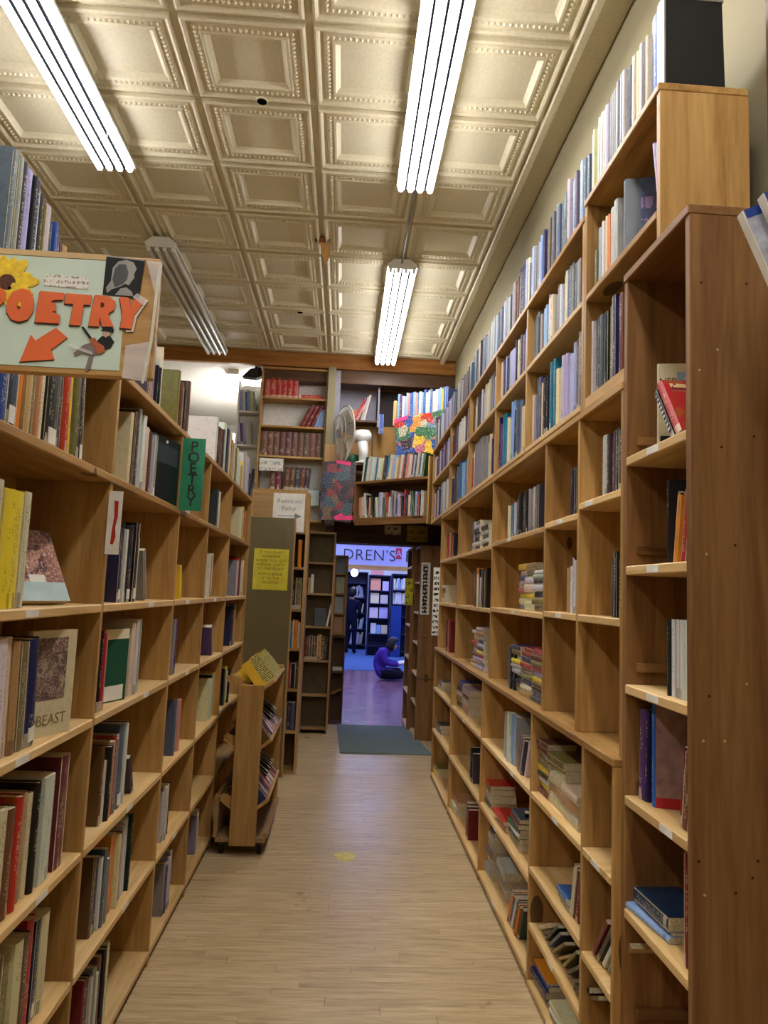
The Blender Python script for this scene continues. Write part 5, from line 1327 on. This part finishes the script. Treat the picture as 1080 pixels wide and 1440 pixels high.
# ================================================================== CHILDREN'S ROOM
t = thing('room_sign', 'long pale violet sign lettered CHILDREN\'S across the far room', 'sign', (0.55, 13.5, 1.95))
lbox('board', -1.6, 1.4, 0, 0.03, 0.02, 0.40, M_VIOLETSIGN, t)
lbox('lower_rail', -1.6, 1.4, -0.02, 0.03, -0.06, 0.02, PLY, t); lbox('upper_rail', -1.6, 1.4, -0.01, 0.03, 0.40, 0.425, M_WHITEMETAL, t)
text('lettering', 'CHIL', 0.29, M_INK, t, (-1.08, -0.004, 0.21), extrude=0.002, spacing=1.05)
text('lettering', 'DREN\'S', 0.29, M_INK, t, (-0.11, -0.004, 0.20), extrude=0.002, spacing=1.05, offset=-0.004)
text('lettering', 'F', 0.29, M_INK, t, (0.62, -0.004, 0.20), extrude=0.002)
lg = lbox('red_emblem', 0.38, 0.49, -0.006, -0.001, 0.16, 0.36, plain('red_emblem', (176, 48, 70), 0.5), t, 0.0)
text('emblem_figure', 'A', 0.16, M_VIOLETSIGN, lg, (0, -0.004, -0.01), extrude=0.002)
for x in (-1.2, 1.0): tube('hanger', (0.55+x, 13.515, 2.375), (0.55+x, 13.515, 3.29), 0.008, M_STEEL, t, 6)

def kids_case(x0, x1, y, bays, ztop, label, mat=M_NAVY, z0=0.0):
    t = thing('bookcase', label, 'bookcase', ((x0+x1)/2, y+0.15, z0))
    box('side_panel', x0, x0+0.03, y, y+0.3, z0, ztop, mat, t); box('side_panel', x1-0.03, x1, y, y+0.3, z0, ztop, mat, t)
    for z in bays: box('shelf', x0+0.03, x1-0.03, y, y+0.28, z-0.025, z, mat, t)
    box('back_panel', x0, x1, y+0.28, y+0.3, z0, ztop, mat, t); box('top_board', x0, x1, y-0.01, y+0.3, ztop, ztop+0.03, mat, t)
    return t
GK = 'books in the far children\'s room'
kp = ['white', 'lav', 'lblue', 'lgrey', 'white', 'cream']
rk = random.Random(4)
kids_case(0.05, 0.62, 19.0, [0.12, 0.52, 0.92, 1.32, 1.70], 1.95, 'dark navy bookcase with slanted white books in the far room')
for z in (0.12, 0.52, 0.92, 1.32): frow((0.20, 19.03), 0, z, 0.38, fr_items(0.34, kp, (0.03, 0.06), (0.24, 0.32), rk, (-10, 8)), 'navy case in far room', GK, 0.2)
kids_case(0.58, 1.10, 17.2, [0.25, 0.52, 0.88, 1.22, 1.52], 1.85, 'navy display bookcase of face-out picture books behind the sitting reader')
def kfo(x, z, w, h, c, i):
    add_book(Matrix.Translation((x, 17.24, z+0.001)) @ Matrix.Rotation(math.radians(-6), 4, 'X'), 0.02, h, w, c, ('face-out picture books in navy display case', GK), i, 'p')
for i, (x, z, w, h, c) in enumerate(((0.63, 1.22, 0.20, 0.24, 'cream'), (0.86, 1.22, 0.18, 0.2, 'lgrey'), (0.62, 0.88, 0.2, 0.24, 'white'), (0.85, 0.88, 0.2, 0.25, 'lav'), (0.66, 0.52, 0.13, 0.24, 'white'), (0.80, 0.52, 0.1, 0.2, 'lblue'), (0.91, 0.52, 0.14, 0.2, 'cream'), (0.62, 1.52, 0.24, 0.28, 'pink'), (0.90, 1.52, 0.15, 0.22, 'lav'))): kfo(x, z, w, h, c, i)
kids_case(1.12, 1.75, 17.2, [0.12, 0.52, 0.92, 1.22, 1.55], 1.9, 'far room bookcase of white books right of the picture books')
for z in (1.22, 1.55): frow((1.16, 17.24), 0, z, 0.55, fr_items(0.5, ['white', 'cream', 'lblue', 'white'], (0.03, 0.06), (0.24, 0.28), rk, (0, 6)), 'white books in far room case', GK, 0.2)
o = box('blue_panel', 1.12, 1.36, 17.10, 17.19, 0.0, 1.18, M_BLUEDOOR); tag(o, 'bright blue panel below white books in the far room', 'panel')
# crossbeam and pale books on top, a globe lamp
t = thing('globe_lamp', 'small glowing white globe under the violet sign', 'lamp', (0.19, 14.2, 1.84))
lathe('globe', [(0.004, -0.075), (0.045, -0.06), (0.075, 0.0), (0.045, 0.06), (0.004, 0.075)], emission('globe_glow', (255, 255, 255), 4.0), t, (0, 0, 0), 16)
tube('stem', (0.19, 14.2, 1.915), (0.19, 14.2, 3.3), 0.008, M_STEEL, t, 6)
for k, (x, c, h) in enumerate(((0.08, 'lgrey', 0.42), (0.62, 'pink', 0.34))):
    add_book(Matrix.Translation((x, 17.25 if k else 19.05, 1.881 if k else 1.981)), 0.03, h, 0.3, c, ('cover propped on top of far room cases', GK), k, 'p')

# people: continuous skinned bodies
def body(name, verts, edges, radii, mats, assign, parent, root=0, sub=2):
    me = bpy.data.meshes.new(name); me.from_pydata([tuple(v) for v in verts], edges, [])
    o = bpy.data.objects.new(name, me); COL.objects.link(o)
    sk = o.modifiers.new('skin', 'SKIN'); sk.use_smooth_shade = True
    for i, v in enumerate(me.skin_vertices[0].data):
        rr = radii[i]; v.radius = rr if isinstance(rr, tuple) else (rr, rr); v.use_root = (i == root)
    su = o.modifiers.new('sub', 'SUBSURF'); su.levels = sub; su.render_levels = sub
    dg = bpy.context.evaluated_depsgraph_get(); dg.update()
    res = bpy.data.meshes.new_from_object(o.evaluated_get(dg)); bpy.data.objects.remove(o); bpy.data.meshes.remove(me)
    res.materials.clear()
    for m_ in mats: res.materials.append(m_)
    for p in res.polygons: p.material_index = assign(p.center); p.use_smooth = True
    res.name = name; b = bpy.data.objects.new(name, res); link(b, parent); return b
M_PURPLE = plain('purple_jacket', (62, 40, 132), 0.8, 0.15, var=0.1, scale=10); M_DKCLOTH = plain('black_trousers', (20, 18, 30), 0.85, 0.1)
M_SKINP = plain('skin', (168, 120, 96), 0.6); M_HAIR = plain('black_hair', (20, 18, 22), 0.6); M_NAVYC = plain('navy_clothes', (18, 20, 44), 0.85, 0.1)

# reader sitting on the floor, facing right, book on the lap
t = thing('person', 'person in purple jacket sitting on the floor reading an open book', 'person', (0.66, 12.75, 0))
V = [(0, 0, 0.13), (-0.02, 0, 0.30), (0.05, 0, 0.43), (0.12, 0, 0.49), (0.18, 0, 0.53), (0.23, 0, 0.57), (0.27, 0, 0.62),       # 0-6 spine, neck, head
     (0.05, -0.17, 0.47), (0.10, -0.22, 0.30), (0.28, -0.15, 0.27), (0.36, -0.10, 0.28),                                           # 7-10 near arm
     (0.05, 0.17, 0.47), (0.12, 0.22, 0.30), (0.28, 0.15, 0.27), (0.36, 0.10, 0.28),                                               # 11-14 far arm
     (0.05, -0.12, 0.11), (0.40, -0.24, 0.12), (0.22, -0.02, 0.06), (0.14, 0.06, 0.05),                                            # 15-18 near leg crossed
     (0.05, 0.12, 0.11), (0.40, 0.24, 0.12), (0.24, 0.06, 0.06), (0.17, -0.06, 0.05)]                                              # 19-22 far leg
Eg = [(0, 1), (1, 2), (2, 3), (3, 4), (4, 5), (5, 6), (2, 7), (7, 8), (8, 9), (9, 10), (2, 11), (11, 12), (12, 13), (13, 14),
      (0, 15), (15, 16), (16, 17), (17, 18), (0, 19), (19, 20), (20, 21), (21, 22)]
Rr_ = [0.13, 0.13, 0.13, 0.07, 0.055, 0.075, 0.08, 0.07, 0.055, 0.045, 0.03, 0.07, 0.055, 0.045, 0.03, 0.10, 0.075, 0.055, 0.045, 0.10, 0.075, 0.055, 0.045]
def assign(c):
    if c.z > 0.50 and c.x > 0.14: return 2
    if c.x > 0.33 and 0.2 < c.z < 0.36: return 2
    if c.z < 0.19 and c.x > 0.02: return 1
    return 0
body('body', V, Eg, Rr_, [M_PURPLE, M_DKCLOTH, M_SKINP], assign, t)
bm = bmesh.new(); bmesh.ops.create_uvsphere(bm, u_segments=16, v_segments=12, radius=0.115)
for v in bm.verts:
    v.co.x *= 1.05; v.co.z *= 1.12
    if v.co.x > 0.02 and v.co.z < 0.05: v.co.x = 0.02+(v.co.x-0.02)*0.15
    if v.co.z < -0.02: v.co.x -= 0.02
from_bm('hair', bm, M_HAIR, t, (0.235, 0, 0.605), True)
bm = bmesh.new(); bmesh.ops.create_uvsphere(bm, u_segments=14, v_segments=10, radius=0.10)
for v in bm.verts: v.co.z *= 0.55; v.co.y *= 1.25; v.co.x *= 0.9
from_bm('hood', bm, M_PURPLE, t, (0.07, 0, 0.49), True)
for s in (-1, 1):
    lathe('eye', [(0.002, -0.004), (0.011, 0), (0.002, 0.005)], M_HAIR, t, (0.335, s*0.03, 0.60), 8, 'x')
    bm = bmesh.new(); base = Vector((0.37, s*0.10, 0.285))
    for k in range(4): add_tube(bm, base+Vector((0.0, -s*(0.012*k-0.02), 0)), base+Vector((0.075-0.006*abs(k-1), -s*(0.012*k-0.02)-s*0.01, 0.01)), 0.0085, 0.006, 6)
    add_tube(bm, base+Vector((-0.01, -s*0.02, 0.01)), base+Vector((0.035, -s*0.045, 0.03)), 0.009, 0.007, 6)
    from_bm('fingers', bm, M_SKINP, t, (0, 0, 0), True)
lathe('nose', [(0.014, -0.005), (0.010, 0.012), (0.003, 0.02)], M_SKINP, t, (0.335, 0, 0.575), 8, 'x')
b = thing('open_book', 'open white book held by the person in the purple jacket', 'book', (1.10, 12.75, 0.31)); b.rotation_euler = (0, math.radians(-12), 0)
for s in (-1, 1):
    lbox('page_block', -0.11, 0.11, s*0.02 if s > 0 else -0.17, 0.17 if s > 0 else -0.02, 0.002, 0.016, M_PAPER, b, 0.004)
    lbox('cover_board', -0.115, 0.115, 0.0 if s > 0 else -0.175, 0.175 if s > 0 else 0.0, -0.003, 0.002, M_LABEL, b)

def standing(label, x, y, h, lean=0.0):
    t = thing('person', label, 'person', (x, y, 0)); k = h/1.7
    V = [(0, 0, 0.92), (0, 0, 1.12), (0, 0, 1.34), (0, 0, 1.44), (0, 0, 1.50), (0, 0.0, 1.58), (0, 0, 1.66),
         (-0.19, 0, 1.36), (-0.24, 0.02, 1.10), (-0.18, -0.14, 0.98), (-0.10, -0.22, 1.02),
         (0.19, 0, 1.36), (0.24, 0.02, 1.10), (0.18, -0.14, 0.98), (0.10, -0.22, 1.02),
         (-0.10, 0, 0.86), (-0.11, 0, 0.48), (-0.11, 0, 0.09), (-0.11, -0.14, 0.045),
         (0.10, 0, 0.86), (0.11, 0, 0.48), (0.11, 0, 0.09), (0.11, -0.14, 0.045)]
    V = [(a*k, b_*k, c*k) for a, b_, c in V]
    Eg = [(0, 1), (1, 2), (2, 3), (3, 4), (4, 5), (5, 6), (2, 7), (7, 8), (8, 9), (9, 10), (2, 11), (11, 12), (12, 13), (13, 14),
          (0, 15), (15, 16), (16, 17), (17, 18), (0, 19), (19, 20), (20, 21), (21, 22)]
    R_ = [0.15, 0.14, 0.15, 0.06, 0.055, 0.085, 0.075, 0.075, 0.055, 0.045, 0.035, 0.075, 0.055, 0.045, 0.035, 0.10, 0.07, 0.05, 0.045, 0.10, 0.07, 0.05, 0.045]
    R_ = [r*k for r in R_]
    def asg(c): return 1 if c.z > 1.45*k else 0
    body('body', V, Eg, R_, [M_NAVYC, M_SKINP], asg, t)
    bm = bmesh.new(); bmesh.ops.create_uvsphere(bm, u_segments=14, v_segments=10, radius=0.115*k)
    for v in bm.verts:
        v.co.z *= 1.1
        if v.co.y < -0.02 and v.co.z < 0.04: v.co.y *= 0.2
    from_bm('hair', bm, M_HAIR, t, (0, 0.015, 1.62*k), True)
    t.rotation_euler = (0, 0, lean)
standing('person in dark clothes standing by the slanted white books', 0.20, 17.6, 1.52, PI*0.9)
standing('person in dark clothes half hidden at the right of the doorway', 1.47, 15.6, 1.55, 1.2)

# ================================================================== REALISE THE BOOKS
from mathutils.bvhtree import BVHTree
def cam_px(p):
    v = Vector(p)-CAM_O; z = v.dot(CF)
    if z < 0.05: return None
    return (540+F_PX*v.dot(CR)/z, 720-F_PX*v.dot(CU)/z, z)
polys_v, polys_f, owner = [], [], []
bpy.context.view_layer.update()
for o in list(COL.objects):
    if o.type != 'MESH' or len(o.data.polygons) > 800 or o.name.startswith(('tin_tile', 'floor_strip', 'sheet', 'clear_tape')): continue
    k = len(polys_v); mw = o.matrix_world
    polys_v.extend(mw @ v.co for v in o.data.vertices)
    for p in o.data.polygons: polys_f.append([k+i for i in p.vertices]); owner.append(-1)
for bi, b in enumerate(BOOKS):
    k = len(polys_v); t_, h_, d_ = b['t']/2, b['h'], b['d']
    polys_v.extend(b['m'] @ Vector(p) for p in ((0, -t_, 0), (d_, -t_, 0), (d_, t_, 0), (0, t_, 0), (0, -t_, h_), (d_, -t_, h_), (d_, t_, h_), (0, t_, h_)))
    for f in ((0, 3, 2, 1), (4, 5, 6, 7), (0, 1, 5, 4), (1, 2, 6, 5), (2, 3, 7, 6), (3, 0, 4, 7)): polys_f.append([k+i for i in f]); owner.append(bi)
bvh = BVHTree.FromPolygons(polys_v, polys_f)
for bi, b in enumerate(BOOKS):
    t_, h_, d_ = b['t']/2, b['h'], b['d']; vis = 0.0
    faces = (((0, -t_, 0), (0, 2*t_, 0), (0, 0, h_), (-1, 0, 0)), ((0, -t_, 0), (d_, 0, 0), (0, 0, h_), (0, -1, 0)), ((0, t_, 0), (d_, 0, 0), (0, 0, h_), (0, 1, 0)), ((0, -t_, h_), (d_, 0, 0), (0, 2*t_, 0), (0, 0, 1)))
    for o0, e1, e2, n in faces:
        o0, e1, e2, n = Vector(o0), Vector(e1), Vector(e2), Vector(n)
        c = b['m'] @ (o0+e1/2+e2/2); nw = b['m'].to_3x3() @ n
        if nw.dot(CAM_O-c) <= 0: continue
        P = [cam_px(b['m'] @ (o0+e1*u+e2*v)) for u, v in ((0, 0), (1, 0), (1, 1), (0, 1))]
        if any(p is None for p in P): continue
        area = abs(sum(P[i][0]*P[(i+1) % 4][1]-P[(i+1) % 4][0]*P[i][1] for i in range(4)))/2
        hit = 0
        for u in (0.15, 0.5, 0.85):
            for v in (0.1, 0.3, 0.5, 0.7, 0.9):
                w = b['m'] @ (o0+e1*u+e2*v); q = cam_px(w)
                if not (0 <= q[0] < 1080 and 0 <= q[1] < 1440): continue
                dr = (w-CAM_O); L_ = dr.length
                r_ = bvh.ray_cast(CAM_O, dr.normalized(), L_+0.05)
                if r_[2] is None or owner[r_[2]] == bi or r_[3] > L_-0.002: hit += 1
        vis += area*hit/15
    b['vis'] = vis
order = sorted(range(len(BOOKS)), key=lambda i: (not BOOKS[i]['force'], -BOOKS[i]['vis']))
single = set(i for i in order[:288] if BOOKS[i]['vis'] > 0)
print('BOOKS', len(BOOKS), 'visible', sum(1 for b in BOOKS if b['vis'] > 3), 'smallest single', BOOKS[order[287]]['vis'])
# ordinal of a book among the singled-out and hidden ones of its row, counted from the far end of the row
used = {}
M_ZEBRA = marks('black_white_pattern', (216, 206, 120), (30, 28, 24), 160, 90, 0.46)
SV, SF, SUV, SC, SPV, SPF = [], [], [], [], [], []
for bi, b in enumerate(BOOKS):
    cv, cf, cu, pv, pf = book_geom(b['t'], b['h'], b['d'], b['kind'])
    if bi in single:
        o = book_mesh('book', cv, cf, cu, M_COVER, None); o.matrix_world = b['m']; o.color = srgb(*b['col'])
        mesh_obj('pages', pv, pf, M_PAGES, o)
        ph, grp = b['row']
        adj = 'slim ' if b['t'] < 0.014 else ('thick ' if b['t'] > 0.036 else '')
        cw = WORD.get(b['cname'], b['cname'])
        pos = ordinal(b['i'])
        how = 'up' if ('pile' in ph or 'pair on middle' in ph or 'flat on' in ph) else ('along' if grp == GF or 'facing' in ph else 'from far end')
        lab = '%s%s book, %s %s, %s' % (adj, cw, pos, how, ph)
        if lab in used: lab = '%s%s book, %s %s, %s' % (adj, cw, ordinal(b['i']), 'row', ph)
        used[lab] = 1
        tag(o, lab, 'book', grp)
        if b.get('zebra'): lbox('patterned_spine', -0.0007, 0.0, -b['t']*0.46, b['t']*0.46, 0.004, b['h']-0.004, M_ZEBRA, o, 0.0); lbox('patterned_cover', 0.002, b['d']*0.55, b['t']/2-0.0002, b['t']/2+0.0005, 0.004, b['h']-0.004, M_ZEBRA, o, 0.0)
        # some spines carry a white shelf sticker
        if b['t'] > 0.030 and b['h'] > 0.2 and b['cname'] in ('navy', 'black', 'slate') and grp == GL:
            lbox('spine_label', -0.0036 if b['kind'] == 'h' else -0.0008, 0.0004, -b['t']*0.26, b['t']*0.26, b['h']*0.04, b['h']*0.17, M_LABEL, o, 0.0)
    else:
        k = len(SV); SV.extend(b['m'] @ Vector(p) for p in cv); SF.extend(tuple(i+k for i in f) for f in cf); SUV.extend(cu); SC.extend([srgb(*b['col'])]*len(cu))
        k = len(SPV); SPV.extend(b['m'] @ Vector(p) for p in pv); SPF.extend(tuple(i+k for i in f) for f in pf)
t = thing('packed_books', 'remaining small and distant books packed on the shelves along both sides', 'books'); t['kind'] = 'stuff'
o = book_mesh('covers', SV, SF, SUV, M_COVER_ROW, t)
ca = o.data.color_attributes.new('tint', 'FLOAT_COLOR', 'CORNER'); ca.data.foreach_set('color', [c for q in SC for c in q])
o['kind'] = 'stuff'
o = mesh_obj('page_blocks', SPV, SPF, M_PAGES, t); o['kind'] = 'stuff'
